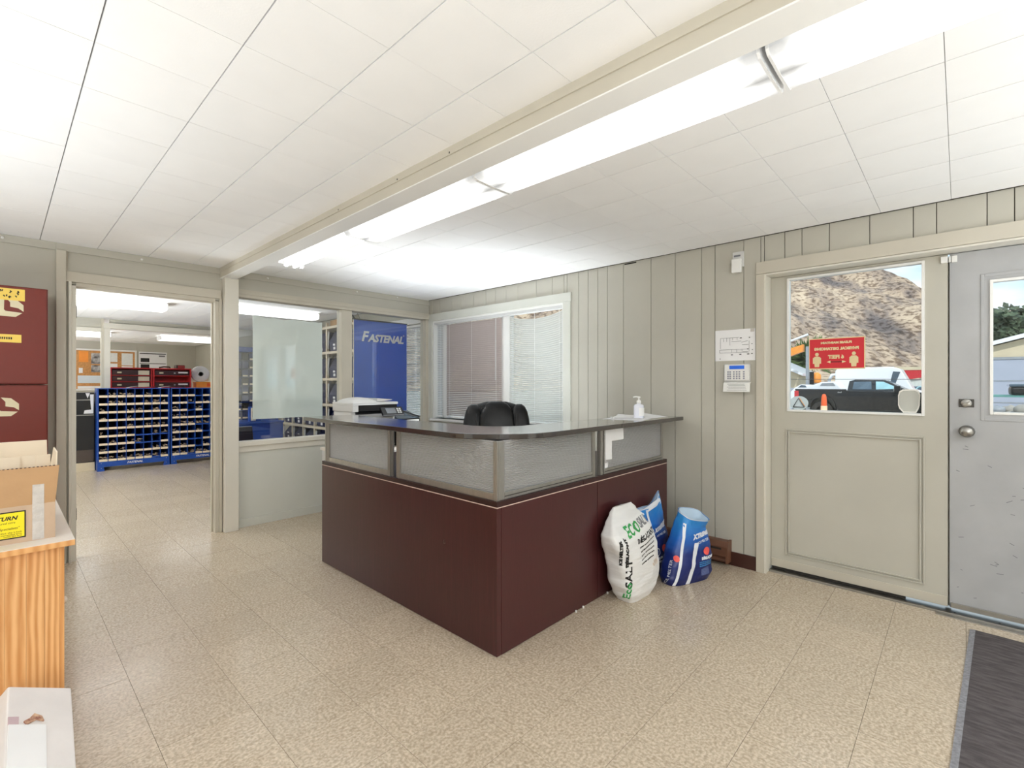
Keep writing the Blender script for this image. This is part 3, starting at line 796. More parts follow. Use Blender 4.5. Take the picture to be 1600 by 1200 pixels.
# fixtures added as fill behind and beside the camera, then the back rooms' lights
for k, y in enumerate((-.80, -2.02)):
    light_box(1.470, 1.728, y, y+1.2, ZC, ('added wraparound ceiling light over the entrance, next after the nearest of the row', 'added unseen wraparound ceiling light ending the row, by the wall behind the viewpoint')[k])
for k, y in enumerate((-2.0, -.7)):
    light_box(-.75, -.49, y, y+1.2, ZC, ('added unseen wraparound ceiling light of a second row, by the wall behind the viewpoint', 'added unseen wraparound ceiling light of a second row, level with the viewpoint')[k])
light_box(-.75, -.49, 1.9, 3.1, ZC, 'added unseen wraparound ceiling light over the lobby beyond the dresser')
light_box(1.50, 2.70, 5.30, 5.56, ZC, 'fluorescent ceiling light just behind the glazed partition', 'X')
light_box(1.95, 3.15, 6.75, 7.01, ZC, 'fluorescent ceiling light in the middle of the room behind the partition', 'X')
light_box(.25, 1.45, 7.30, 7.62, ZC, 'broad fluorescent ceiling light seen through the doorway', 'X')
light_box(2.3, 3.5, 12.2, 12.6, ZC, 'fluorescent ceiling light in the furthest room', 'X')
light_box(.3, 1.5, 12.2, 12.6, ZC, 'fluorescent ceiling light in the furthest room above the cork board', 'X')

cdn = thing('conduit', (1.50, .9, ZC), 'white round conduit strapped along the ceiling between beam and lights', 'conduit')
MB().cyl((1.466, -3.0, ZC-.028), (1.466, 3.02, ZC-.028), .014, n=12).build('pipe', ENAMEL, cdn)
for y in (-.6, .62, .98, 1.34, 2.2):
    MB().cyl((1.466, y-.008, ZC-.028), (1.466, y+.008, ZC-.028), .0165, n=12).build('strap', ENAMEL, cdn)

# ------------------------------------------------------------------ reception desk
DX, DY, DX1, DY1 = 1.630, 1.622, 3.456, 3.452
desk = thing('reception_desk', ((DX+DX1)/2, (DY+DY1)/2, 0), 'dark mahogany corner reception desk with ribbed translucent screens and black counter', 'desk')
bx('front_panel', DX, DX+.03, DY+.002, DY1, .004, .718, MAHOG, desk, bevel=.002)
bx('front_panel', DX+.031, 2.500, DY, DY+.03, .004, .718, MAHOG, desk, bevel=.002)
bx('front_panel', 2.504, DX1, DY, DY+.03, .004, .718, MAHOG, desk, bevel=.002)
bx('end_panel', DX+.031, DX+.70, DY1-.028, DY1, .004, .718, MAHOG, desk, bevel=.002)
bx('end_panel', DX1-.028, DX1, DY+.031, DY+.70, .004, .718, MAHOG, desk, bevel=.002)
bx('edge_strip', DX+.001, DX+.03, DY+.001, DY1, .718, .7225, STRIPW, desk)
bx('edge_strip', DX+.031, DX1, DY+.001, DY+.03, .718, .7225, STRIPW, desk)
bx('worktop', DX, DX+.72, DY, DY1, .7225, .750, MAHOGD, desk, bevel=.002)
bx('worktop', DX+.722, DX1, DY, DY+.72, .7225, .750, MAHOGD, desk, bevel=.002)
for k in range(9):
    MB().lathe([(.006, .0), (.006, .012), (0, .012)], (random.uniform(DX+.06, DX1-.8), DY-.006, 0), 'Z', 10).build('glide', WHITE, desk) if k in (1, 4, 6) else None
MB().lathe([(.011, 0), (.011, -.003), (0, -.003)], (DX, 2.02, .47), 'X', 12).build('grommet', BROWNB, desk)
# screens: posts, rails, ribbed sheets
SX, SY, PZ0, PZ1 = 1.652, 1.645, .750, 1.039
def post(x, y):
    m = MB().box(x-.013, x+.013, y-.013, y+.013, PZ0, PZ1)
    for dx, dy in ((-1, 0), (0, -1)):
        pass
    m.box(x-.0155, x-.013, y-.004, y+.004, PZ0, PZ1).box(x-.004, x+.004, y-.0155, y-.013, PZ0, PZ1)
    m.build('post', ALU, desk, bevel=.0015)
ly = [(3.425, 3.325), (2.600, 2.590)]
for y in (3.410, 3.375): post(SX, y)
for y in (2.575, 2.470): post(SX, y)
for y in (2.548, 2.498): MB().box(SX-.006, SX+.006, y-.004, y+.004, PZ0, PZ1).build('post_fin', ALU, desk)
post(SX, SY)
MB().prism([(SX+.013, SY-.013), (SX+.040, SY-.013), (SX+.040, SY+.004), (SX+.013, SY+.004)], 'Z', PZ0, PZ1).build('corner_post', ALU, desk, bevel=.002)
for x in (2.478, 2.566): post(x, SY)
post(3.402, SY)
MB().box(2.590, 2.600, SY-.012, SY+.012, PZ0, PZ1).build('post_fin', ALU, desk)
for y0, y1 in ((2.590, 3.360), (SY+.015, 2.455)):
    bx('bottom_rail', SX-.012, SX+.012, y0, y1, PZ0, PZ0+.034, ALU, desk, bevel=.002)
    bx('screen_panel', SX-.003, SX+.003, y0, y1, PZ0+.034, PZ1, RIB, desk)
for x0, x1 in ((SX+.042, 2.463), (2.602, 3.387)):
    bx('bottom_rail', x0, x1, SY-.012, SY+.012, PZ0, PZ0+.034, ALU, desk, bevel=.002)
    bx('rail_groove', x0, x1, SY-.0135, SY-.012, PZ0+.014, PZ0+.018, DSTEEL, desk)
    bx('screen_panel', x0, x1, SY-.003, SY+.003, PZ0+.034, PZ1, RIB, desk)
# counter with a rounded front corner
ex, ey = 1.582, 1.552; rc = .42; dep = .36
out = [(ex, 3.655), (ex, ey+rc)]
for k in range(1, 14):
    a = math.pi + k/14*math.pi/2
    out.append((ex+rc+rc*math.cos(a), ey+rc+rc*math.sin(a)))
out += [(ex+rc, ey), (3.592, ey), (3.592, ey+dep), (ex+dep+.25, ey+dep)]
for k in range(1, 8):
    a = -math.pi/2 - k/8*math.pi/2
    out.append((ex+dep+.25+.25*math.cos(a), ey+dep+.25+.25*math.sin(a)))
out += [(ex+dep, ey+dep+.25), (ex+dep, 3.655)]
MB().prism(out, 'Z', PZ1+.001, 1.068).build('counter_top', COUNTER, desk, bevel=.003)
MB().box(2.672, 2.676, ey-.0006, ey+.004, PZ1+.002, 1.0665).build('counter_joint', DARKGAP, desk)
# white angled sheet taped behind the short screen
mb = MB().box(2.622, 2.700, SY-.0044, SY-.0034, .835, 1.035).box(2.700, 2.845, SY-.0044, SY-.0034, .950, 1.035)
sh = mb.build('paper_sheet', WPAPER); tag(sh, 'white cut paper sheet fixed to the short ribbed screen of the desk', 'paper')
sk = bx('paper_tag', 2.615, 2.652, SY-.0042, SY-.0034, .785, .818, WPAPER); tag(sk, 'tiny white square tag stuck low on the short ribbed screen', 'tag')

# desk-top things
def papers(name, x, y, z, a, w, l, label, curl=.006):
    xf = Matrix.Translation((x, y, z)) @ Matrix.Rotation(a, 4, 'Z')
    def top(u, v): return (-w/2+u*w, -l/2+v*l, .0008+curl*max(0, (u-.6)/.4)**2*v+.001*math.sin(5*u)*v)
    m = MB(xf); nu, nv = 8, 6
    m.grid(lambda u, v: top(u, v), nu, nv); m.grid(lambda u, v: (top(u, v)[0], top(u, v)[1], top(u, v)[2]-.0007), nu, nv)
    for q in range(4):
        s = [0, .25, .5, .75, 1]
        pts = {0: [(k, 0) for k in s], 1: [(1, k) for k in s], 2: [(1-k, 1) for k in s], 3: [(0, 1-k) for k in s]}[q]
        vs = [top(*p) for p in pts]+[(top(*p)[0], top(*p)[1], top(*p)[2]-.0007) for p in pts]
        m.add(vs, [(i, i+1, 6+i, 5+i) for i in range(4)])
    return tag(m.build(name, WPAPER, recalc=True), label, 'paper')
papers('paper_sheet', 3.05, 1.735, 1.0685, R(8), .215, .28, 'white paper sheet under the sanitizer bottle on the counter')
papers('paper_sheet', 3.33, 1.735, 1.0685, R(-6), .28, .215, 'white paper sheet with curled corner lying near the counter end', .02)
papers('paper_sheet', 3.20, 1.80, 1.0725, R(20), .28, .215, 'topmost loose paper sheet of the pile behind the sanitizer bottle', .012)
pn = MB().cyl((2.985, 1.80, 1.076), (3.05, 1.86, 1.076), .006, n=8); tag(pn.build('marker', WHITE), 'short white marker lying on the counter papers', 'marker')
san = thing('sanitizer_bottle', (3.165, 1.700, 1.0705), 'clear white hand sanitizer pump bottle standing on the counter papers', 'bottle')
MB().lathe([(.0, 0), (.034, 0), (.037, .004), (.037, .085), (.033, .097), (.014, .103), (.013, .110)], (3.165, 1.700, 1.0705), 'Z', 22).build('body', M('cloudy_gel', (232, 234, 246), .15, var=.01, coat=.6), san)
MB().lathe([(.016, .106), (.016, .124), (.010, .130), (.005, .134), (.005, .146), (.011, .148), (.011, .156), (0, .158)], (3.165, 1.700, 1.0705), 'Z', 16).build('pump', WHITE, san)
MB().tube([(3.165, 1.700, 1.224), (3.145, 1.716, 1.226), (3.132, 1.727, 1.222)], .005, 8).build('nozzle', WHITE, san)
lb = MB().grid(lambda u, v: (3.165+.0376*math.cos(-2.6+u*1.6), 1.700+.0376*math.sin(-2.6+u*1.6), 1.0705+.018+v*.058), 10, 2)
lb.build('bottle_label', WPAPER, san)

# office chair
ch = thing('office_chair', (2.64, 2.62, 0), 'black leather executive office chair behind the reception desk', 'chair')
xf = Matrix.Translation((2.64, 2.62, 0)) @ Matrix.Rotation(R(-43), 4, 'Z')       # local -Y faces the counter corner
def pad(name, cx, cy, cz, w, d, h, mat=BLACKL, tilt=0.0, pw=3.2, n=22, m=14, crease=0.0, arch=0.0):
    mb = MB(xf @ Matrix.Translation((cx, cy, cz)) @ Matrix.Rotation(tilt, 4, 'X'))
    def sgn(v, p): return math.copysign(abs(v)**p, v)
    def fn(u, v):
        a = u*2*math.pi; b = -math.pi/2+v*math.pi
        x = w/2*sgn(math.cos(a), 2/pw)*sgn(math.cos(b), 2/pw); z = h/2*sgn(math.sin(a), 2/pw)*sgn(math.cos(b), 2/pw)
        y = d/2*sgn(math.sin(b), .8)
        y += crease*math.sin(z*26)*math.cos(x*6)
        z += arch*(1-(2*x/w)**2) if z > 0 else 0
        return (x, y, z)
    mb.grid(fn, n, m, wrap=True)
    return mb.build(name, mat, ch)
pad('backrest', 0, .24, .84, .545, .13, .64, tilt=R(-10), arch=.02)
pad('back_panel', 0, .175, .85, .31, .09, .62, tilt=R(-10), crease=.004, arch=.025)
for s in (-1, 1): pad('side_bolster', s*.188, .205, .838, .185, .12, .640, tilt=R(-10), pw=2.6)
for s in (-1, 1):
    pts = [(s*(.160+.006*math.sin(k)), .150+.012*k-.20*0, .58+.062*k) for k in range(9)]
    MB(xf).tube([(p[0], .245-.085-(p[2]-.84)*-.17-.02, p[2]) for p in pts], .006, 6).build('piping', BLACKP, ch)
pad('seat', 0, -.06, .49, .54, .54, .13, pw=3.6)
for s in (-1, 1):
    MB(xf).tube([(s*.30, .16, .50), (s*.315, .18, .64), (s*.315, .08, .69), (s*.315, -.16, .68), (s*.31, -.22, .60), (s*.27, -.14, .46)], .022, 10).build('armrest', BLACKP, ch)
MB(xf).cyl((0, 0, .10), (0, 0, .42), .028, n=16).build('gas_column', DSTEEL, ch)
for k in range(5):
    a = k*2*math.pi/5
    MB(xf).tube([(0, 0, .115), (.15*math.cos(a), .15*math.sin(a), .105), (.30*math.cos(a), .30*math.sin(a), .075)], .022, 8).build('base_arm', BLACKP, ch)
    MB(xf).cyl((.30*math.cos(a)-.02*math.sin(a), .30*math.sin(a)+.02*math.cos(a), .028), (.30*math.cos(a)+.02*math.sin(a), .30*math.sin(a)-.02*math.cos(a), .028), .028, n=14).build('caster', BLACKP, ch)

# filing cabinet with printer
fc = thing('filing_cabinet', (2.38, 4.12, 0), 'low grey filing cabinet holding the printer behind the desk', 'cabinet')
bx('body', 2.06, 2.66, 3.88, 4.36, .03, .70, GREYP, fc, bevel=.004)
bx('top', 2.05, 2.90, 3.86, 4.38, .70, .725, LAMIN, fc, bevel=.003)
for z in (.05, .27, .49):
    d = bx('drawer', 2.075, 2.645, 3.872, 3.88, z, z+.20, GREYP, fc, bevel=.002)
    bx('handle', 2.30, 2.42, 3.860, 3.872, z+.14, z+.155, STEEL, d, bevel=.002)
bx('side_leg', 2.86, 2.89, 3.88, 4.36, 0, .70, GREYP, fc)
bx('plinth', 2.08, 2.64, 3.90, 4.34, 0, .03, BLACKP, fc)
pr = thing('printer', (2.345, 4.06, .7255), 'grey and black multifunction printer with document feeder and tilted screen', 'printer')
bx('body', 2.118, 2.572, 3.930, 4.26, .7255, 1.075, GREYP, pr, bevel=.02, seg=3)
bx('front_cover', 2.135, 2.555, 3.905, 3.93, .76, .99, BLACKP, pr, bevel=.008)
tr = bx('paper_tray', 2.16, 2.53, 3.895, 3.905, .77, .86, GREYP, pr, bevel=.003)
bx('tray_grip', 2.29, 2.40, 3.890, 3.895, .80, .815, BLACKP, tr)
MB().prism([(3.90, 1.045), (4.26, 1.045), (4.26, 1.075), (3.93, 1.075)], 'X', 2.16, 2.56).build('output_slot', BLACKP, pr)
bx('scanner', 2.118, 2.572, 3.895, 4.26, 1.075, 1.128, BLACKP, pr, bevel=.006)
bx('scanner_side', 2.112, 2.17, 3.890, 4.262, 1.070, 1.130, GREYP, pr, bevel=.006)
lid = bx('lid', 2.112, 2.576, 3.885, 4.265, 1.128, 1.152, GREYP, pr, bevel=.008, seg=3)
fd = MB()
fd.grid(lambda u, v: (2.125+u*.27, 3.93+v*.30, 1.150+.046*min(1, math.sin(math.pi*min(1, max(0, u*1.02)))**.42)*min(1, math.sin(math.pi*v)**.25+.0)), 16, 12)
fd.build('document_feeder', GREYP, pr)
MB().prism([(2.40, 1.152), (2.565, 1.166), (2.565, 1.172), (2.40, 1.186)], 'Y', 3.97, 4.20).build('feeder_tray', GREYP, pr, bevel=.002)
cpn = MB(Matrix.Translation((2.500, 3.868, 1.062)) @ Matrix.Rotation(R(-38), 4, 'X'))
cpn.box(-.115, .115, -.012, .012, -.045, .045); cp = cpn.build('control_panel', BLACKP, pr, bevel=.006)
sc = MB(Matrix.Translation((2.500, 3.868, 1.062)) @ Matrix.Rotation(R(-38), 4, 'X'))
sc.box(-.070, .030, -.0135, -.012, -.030, .030); sc.build('screen', SCREEN, cp)
for r_ in range(3):
    for c_ in range(2):
        kb = MB(Matrix.Translation((2.500, 3.868, 1.062)) @ Matrix.Rotation(R(-38), 4, 'X'))
        kb.box(.046+c_*.026, .064+c_*.026, -.0135, -.012, -.028+r_*.02, -.014+r_*.02); kb.build('key', GREYP, cp)
MB().text('SCAN', .018, (2.23, 3.8945, 1.103), (1, 0, 0), (0, 0, 1), (0, -1, 0)).build('lettering', GREYP, pr) if False else None
dv = thing('tray_device', (2.72, 4.04, .7255), 'dark-topped office machine with pale front and black rim beside the printer', 'device')
bx('body', 2.592, 2.835, 3.91, 4.20, .7255, .985, BLACKP, dv, bevel=.006)
bx('pale_front', 2.60, 2.828, 3.900, 3.91, .93, .972, WHITE, dv, bevel=.003)
MB().prism([(3.90, .985), (4.20, .985), (4.20, 1.045), (4.10, 1.05)], 'X', 2.594, 2.833).build('glass_lid', TINT, dv)
MB().tube([(2.60, 4.12, 1.055), (2.74, 4.03, 1.045), (2.838, 3.92, 1.0), (2.838, 3.905, .93)], .006, 6).build('rim', BLACKP, dv)

# ------------------------------------------------------------------ bags by the desk
def interp(keys, t):
    if t <= keys[0][0]: return keys[0][1:]
    for a, b in zip(keys, keys[1:]):
        if t <= b[0]:
            f = (t-a[0])/(b[0]-a[0]); f = f*f*(3-2*f)*.6+f*.4
            return tuple(p+(q-p)*f for p, q in zip(a[1:], b[1:]))
    return keys[-1][1:]
def bagfn(o, ang, keys, wr=.006, seed=0, ex=.62, tiltfn=None):
    U = Vector((math.cos(ang), math.sin(ang), 0)); V = Vector((-math.sin(ang), math.cos(ang), 0)); o = Vector(o)
    def P(a, z, off=0.0):
        uL, uR, hd, yo = interp(keys, z)
        ca, sa = math.cos(a), math.sin(a)
        u = (uL+uR)/2+(uR-uL)/2*math.copysign(abs(ca)**ex, ca); v = yo+hd*math.copysign(abs(sa)**ex, sa)
        k = noise.noise(Vector((u*9+seed, v*9, z*13)))*1.0+.28*noise.noise(Vector((u*22, seed+v*20, z*44)))
        nn = Vector((ca*.4, sa, 0)).normalized()*(k*wr*min(1, z*12)+off)
        zz = z + (tiltfn(u, v, z) if tiltfn else 0)
        return o+U*(u+nn.x)+V*(v+nn.y)+Vector((0, 0, max(.0008, zz)))
    if wr: P.smooth = bagfn(tuple(o), ang, keys, 0, seed, ex, None)
    return P
def bagmesh(P, h, nu=110, nv=80, cap=True):
    m = MB(); m.grid(lambda u, v: P(u*2*math.pi, v*h), nu, nv, wrap=True)
    n0 = 0
    m.add([P(2*math.pi*k/nu, 0) for k in range(nu)], [tuple(range(nu))[::-1]])
    if cap: m.add([P(2*math.pi*k/nu, h) for k in range(nu)], [tuple(range(nu))])
    return m
def onbag(P, keys, off=.0024, ex=.62):
    # maps (u along the bag's girth from the front's middle, z up) onto the bag's surface
    cache = {}
    P0 = P.smooth
    def table(z):
        k = round(z*400)
        if k not in cache:
            pts = []; n = 160
            for i in range(n+1):
                a = -math.pi/2-math.pi*.75+1.5*math.pi*i/n; p = P0(a, k/400); pts.append((a, p))
            acc = [0]
            for (a0, p0), (a1, p1) in zip(pts, pts[1:]): acc.append(acc[-1]+(Vector((p1.x, p1.y))-Vector((p0.x, p0.y))).length)
            uL, uR = interp(keys, k/400)[:2]; mid = acc[n//2]
            cache[k] = ([q-mid+(uL+uR)/2 for q in acc], [p[0] for p in pts])
        return cache[k]
    import bisect
    def f(u, z, w=0.0):
        S, A = table(max(.0026, z)); i = max(1, min(len(S)-1, bisect.bisect(S, u)))
        d = S[i]-S[i-1]; t = (u-S[i-1])/d if d > 1e-9 else 0
        return P(A[i-1]+(A[i]-A[i-1])*max(0, min(1, t)), z, off+w)
    return f
# white salt bag leaning on the desk
KS = [(0, -.15, .10, .066, 0), (.05, -.185, .15, .084, .0), (.13, -.215, .195, .092, .004), (.27, -.235, .185, .094, .012), (.37, -.272, .160, .088, .022), (.41, -.280, .145, .072, .032), (.47, -.235, .118, .045, .050), (.52, -.178, .088, .020, .068), (.552, -.140, .066, .006, .076)]
oS = (2.735, 1.487, 0)
PS = bagfn(oS, R(-3), KS, wr=.009, seed=3, ex=.5)
salt = thing('salt_bag', oS, 'bulging white salt bag with green and black lettering leaning on the desk', 'bag', 'bags by the reception desk')
BAGW = M('white_woven_bag', (230, 230, 230), .45, var=.02, vs=5, bump=.55, bs=11, stretch=(.8, .8, 3.4))
bagmesh(PS, .552).build('sack', BAGW, salt)
fS = onbag(PS, KS, ex=.5)
GREEN = M('green_print', (54, 160, 84), .5, var=.05); GREYT = M('grey_print', (132, 132, 136), .5)
MB().text('ECO', .085, None, None, None, fn=lambda p: fS(-.085+p[0]*.9, .425+p[1]-.10*p[0]*-1, p[2]), offset=.002).build('lettering', GREEN, salt)
MB().text('SALT', .070, None, None, None, fn=lambda p: fS(.062+p[0]*.80, .448+p[1]+.10*p[0], p[2]), offset=.001).build('lettering', GREYT, salt)
MB().text('DÉGLAÇANT', .042, None, None, None, fn=lambda p: fS(.020+p[0]*.85, .372+p[1]+.12*p[0], p[2]), offset=.001).build('lettering', BLACKI, salt)
MB().text('Eco', .075, None, None, None, fn=lambda p: fS(-.190-p[1]*.85, .085+p[0], p[2]), offset=.002).build('lettering', GREEN, salt)
MB().text('SALT', .075, None, None, None, fn=lambda p: fS(-.190-p[1]*.85, .195+p[0], p[2]), offset=.002).build('lettering', BLACKI, salt)
MB().text('ICE MELTER', .028, None, None, None, fn=lambda p: fS(-.245-p[1]*.85, .318+p[0], p[2]), offset=.002).build('lettering', BLACKI, salt)
MB().text('DÉGLAÇANT', .028, None, None, None, fn=lambda p: fS(-.205-p[1]*.85, .318+p[0], p[2]), offset=.002).build('lettering', BLACKI, salt)
ln = MB()
for k in range(5):
    z = .330-k*.024
    nseg = 10; u0, u1 = -.075, .115-.012*k
    for q in range(nseg):
        a, b = u0+(u1-u0)*q/nseg, u0+(u1-u0)*(q+.78)/nseg
        ln.quad(fS(a, z+.16*a), fS(b, z+.16*b), fS(b, z+.16*b+.007), fS(a, z+.16*a+.007))
tag(ln.build('small_print', BLACKI, salt), kind='stuff')
lg = MB()
for k in range(5):
    a = R(40+25*k); c = (.085, .165)
    lg.quad(fS(c[0]+.012*math.cos(a), c[1]+.015*math.sin(a)), fS(c[0]+.045*math.cos(a-.15), c[1]+.05*math.sin(a-.15)), fS(c[0]+.055*math.cos(a), c[1]+.062*math.sin(a)), fS(c[0]+.045*math.cos(a+.15), c[1]+.05*math.sin(a+.15)))
lg.build('emblem', M('faded_print', (222, 206, 190), .5), salt)

BLUEBAG = rampmat('blue_bag_film', [(0, (20, 32, 92)), (.42, (24, 44, 116)), (.62, (28, 98, 186)), (.9, (44, 140, 212)), (1, (60, 150, 216))], bump=.5, bs=9)
BLUEIN = M('bag_inside_pale', (196, 218, 238), .5, var=.05)
BLUEDK = M('bag_stripe_white', (226, 230, 238), .4, var=.04)
CORAL = M('coral_print', (236, 92, 84), .5, var=.05)
def bluebag(name, o, ang, keys, h, label, seed, tiltfn, u0):
    P = bagfn(o, ang, keys, wr=.012, seed=seed, tiltfn=tiltfn)
    t = thing(name, o, label, 'bag', 'bags by the reception desk')
    m = bagmesh(P, h, cap=False); m.build('sack', BLUEBAG, t)
    inn = MB().grid(lambda u, v: P(u*2*math.pi, h-.001-v*.085, -.006-.006*v), 110, 8, wrap=True); inn.build('inner_film', BLUEIN, t)
    MB().grid(lambda u, v: P(u*2*math.pi, h-.004+.006*v, .0008), 110, 2, wrap=True).build('rim', BLUEDK, t)
    return t, P, onbag(P, keys)
KM = [(0, -.09, .17, .040, 0), (.06, -.115, .195, .048, 0), (.20, -.125, .185, .046, .002), (.34, -.15, .155, .036, .010), (.43, -.17, .135, .026, .018), (.465, -.17, .130, .018, .024)]
mid, PM, fM = bluebag('ice_melter_bag', (3.095, 1.560, 0), R(-3), KM, .465, 'half-full blue ice melter bag with torn peak, behind and between the other two bags', 11,
                      lambda u, v, z: .10*max(0, (z-.33)/.135)*max(0, (u-.02)/.12)**1.5 + (-.02 if False else 0), 0)
KR = [(0, -.150, .205, .072, 0), (.05, -.165, .236, .084, 0), (.20, -.115, .226, .078, .004), (.30, -.070, .218, .068, .008), (.36, -.030, .200, .062, .010), (.40, -.004, .215, .064, .010), (.425, .004, .225, .068, .008)]
rgt, PR, fR = bluebag('ice_melter_bag', (3.135, 1.365, 0), R(-21), KR, .425, 'blue ice melter bag with wide open top standing nearest the wall heater', 23,
                      lambda u, v, z: (v*.42-.16*(u-.10))*max(0, (z-.30)/.125), 0)
def strip(P, f, u0a, u0b, w, z0, z1, n=14):
    m = MB()
    for k in range(n):
        a, b = k/n, (k+1)/n
        ua, ub = u0a+(u0b-u0a)*a, u0a+(u0b-u0a)*b; za, zb = z0+(z1-z0)*a, z0+(z1-z0)*b
        m.quad(f(ua, za), f(ua+w, za), f(ub+w, zb), f(ub, zb))
    return m
strip(PM, fM, -.055, -.085, .024, .0, .455).build('white_stripe', BLUEDK, mid)
strip(PM, fM, -.14, -.145, .25, .425, .455, 4).build('white_band', BLUEDK, mid)
MB().text('XTREME', .042, None, None, None, fn=lambda p: fM(.060+p[0]*.9+p[1]*.2, .315+p[1]+.15*p[0], p[2]), offset=.003).build('lettering', BLUEDK, mid)
MB().text('ICE MELTER', .020, None, None, None, fn=lambda p: fM(.066+p[0], .270+p[1]+.15*p[0], p[2])).build('lettering', BLUEDK, mid)
def disc(f, u, z, r, n=18, r0=0):
    m = MB(); c = f(u, z, .0006)
    ring = [f(u+r*math.cos(2*math.pi*k/n), z+r*math.sin(2*math.pi*k/n), .0006) for k in range(n)]
    if r0:
        ri = [f(u+r0*math.cos(2*math.pi*k/n), z+r0*math.sin(2*math.pi*k/n), .0006) for k in range(n)]
        return m.add(ring+ri, [(k, (k+1) % n, n+(k+1) % n, n+k) for k in range(n)])
    return m.add([c]+ring, [(0, 1+k, 1+(k+1) % n) for k in range(n)])
disc(fM, -.005, .160, .030, r0=.023).build('ring_print', BLUEDK, mid)
MB().text('V', .03, None, None, None, fn=lambda p: fM(-.005+p[0], .158+p[1], p[2])).build('lettering', BLUEDK, mid)
disc(fM, .075, .172, .027).build('flame_print', CORAL, mid)
for k, (s_, z) in enumerate((('WORKS IN SECONDS', .118), ('TO -25 C', .094))):
    MB().text(s_, .019, None, None, None, fn=lambda p: fM(.050+p[0], z+p[1]+.12*p[0], p[2]), offset=.001).build('lettering', BLUEDK, mid)
strip(PR, fR, -.045, .045, .036, .004, .26).build('white_stripe', BLUEDK, rgt)
strip(PR, fR, -.140, -.020, .020, .004, .385).build('white_stripe', BLUEDK, rgt)
MB().text('XTREME', .046, None, None, None, fn=lambda p: fR(.120+p[0]*.9+p[1]*.2, .305+p[1]+.10*p[0], p[2]), offset=.003).build('lettering', BLUEDK, rgt)
MB().text('ICE MELTER', .022, None, None, None, fn=lambda p: fR(.128+p[0], .262+p[1]+.12*p[0], p[2])).build('lettering', BLUEDK, rgt)
MB().text('ICE MELTER', .030, None, None, None, fn=lambda p: fR(-.165+p[0]*.35-p[1]*.9, .085+p[0], p[2])).build('lettering', BLUEDK, rgt)
disc(fR, .150, .195, .026).build('flame_print', CORAL, rgt)
disc(fR, -.105, .175, .020).build('flame_print', CORAL, rgt)
MB().text('DÉGLAÇANT', .022, None, None, None, fn=lambda p: fR(.160+p[0]*.9, .152+p[1]+.03*p[0], p[2]), offset=.002).build('lettering', BLUEDK, rgt)
pl = MB()
for q in range(3):
    for k in range(8): pl.quad(fR(.075+.017*k, .125-.012*q), fR(.089+.017*k, .125-.012*q), fR(.089+.017*k, .131-.012*q), fR(.075+.017*k, .131-.012*q))
tag(pl.build('small_print', M('mid_blue_print', (70, 150, 214), .5), rgt), kind='stuff')
pb = MB()
for k in range(6): pb.quad(fR(.085+.014*k, .045), fR(.099+.014*k, .045), fR(.099+.014*k, .088), fR(.085+.014*k, .088))
pb.build('text_block', M('slate_blue_print', (70, 86, 138), .5, col2=(96, 108, 152), vs=90), rgt)

# ------------------------------------------------------------------ along the right wall
ht = thing('baseboard_heater', (3.60, 1.62, 0), 'brown electric baseboard heater low on the wall behind the bags', 'heater')
MB().prism([(XR, .03), (3.575, .03), (3.565, .045), (3.580, .06), (3.562, .075), (3.562, .140), (3.585, .176), (XR, .176)], 'Y', 1.222, 2.12).build('body', BROWNM, ht)
MB().prism([(XR, .026), (3.558, .026), (3.556, .14), (3.584, .181), (XR, .181)], 'Y', 1.214, 1.228).build('end_cap', BROWNM, ht)
MB().prism([(XR, .026), (3.558, .026), (3.556, .14), (3.584, .181), (XR, .181)], 'Y', 2.115, 2.13).build('end_cap', BROWNM, ht)
bx('outlet_slot', 3.5612, 3.5625, 1.26, 2.09, .118, .132, DARKGAP, ht)

def onwall(y, z, d=0): return (XR-d, y, z)
pp = thing('floor_plan', (XR-.002, 1.19, 1.60), 'white floor plan sheet taped to the panelled wall above the alarm keypad', 'paper')
def ps(u, v): return (XR-.0015-.004*abs(math.sin(u*7))*v**4, 1.331-u*.278, 1.487+v*.226-.006*u*0)
pm = MB().grid(ps, 14, 8); pm.build('sheet', WPAPER, pp)
pln = MB()
def pline(y0, z0, y1, z1, w=.0011):
    d = Vector((0, y1-y0, z1-z0)); n_ = Vector((0, -d.z, d.y)).normalized()*w
    a, b = Vector((XR-.0042, y0, z0)), Vector((XR-.0042, y1, z1))
    pln.quad(a-n_, b-n_, b+n_, a+n_)
A = lambda u, v: (1.331-u*.278, 1.487+v*.226)
for u0, v0, u1, v1 in ((.12, .36, .85, .36), (.12, .26, .85, .26), (.12, .26, .12, .36), (.42, .26, .42, .36), (.55, .27, .55, .36), (.68, .28, .68, .36), (.85, .28, .85, .62), (.14, .40, .14, .74), (.14, .74, .60, .74), (.22, .62, .22, .72), (.30, .62, .30, .74), (.38, .50, .38, .74), (.45, .74, .45, .66), (.56, .74, .56, .66), (.42, .62, .66, .62), (.66, .58, .82, .62), (.68, .50, .84, .50), (.70, .28, .82, .28)):
    a, b = A(u0, v0), A(u1, v1); pline(a[0], a[1], b[0], b[1])
pln.build('plan_lines', GREYI, pp)
pt = MB()
for u, v, w in ((.43, .19, .05), (.64, .20, .05), (.83, .20, .05), (.92, .21, .03), (.13, .07, .02), (.86, .72, .03), (.92, .52, .02), (.93, .33, .02), (.65, .72, .05), (.82, .36, .03)):
    a = A(u, v); pt.box(XR-.0046, XR-.004, a[0]-w*.14, a[0]+w*.14, a[1]-.003, a[1]+.003)
pt.build('note_print', BLACKI, pp)
MB().box(XR-.006, XR-.0045, 1.06, 1.085, 1.690, 1.712).build('tape_piece', TAPE, pp)

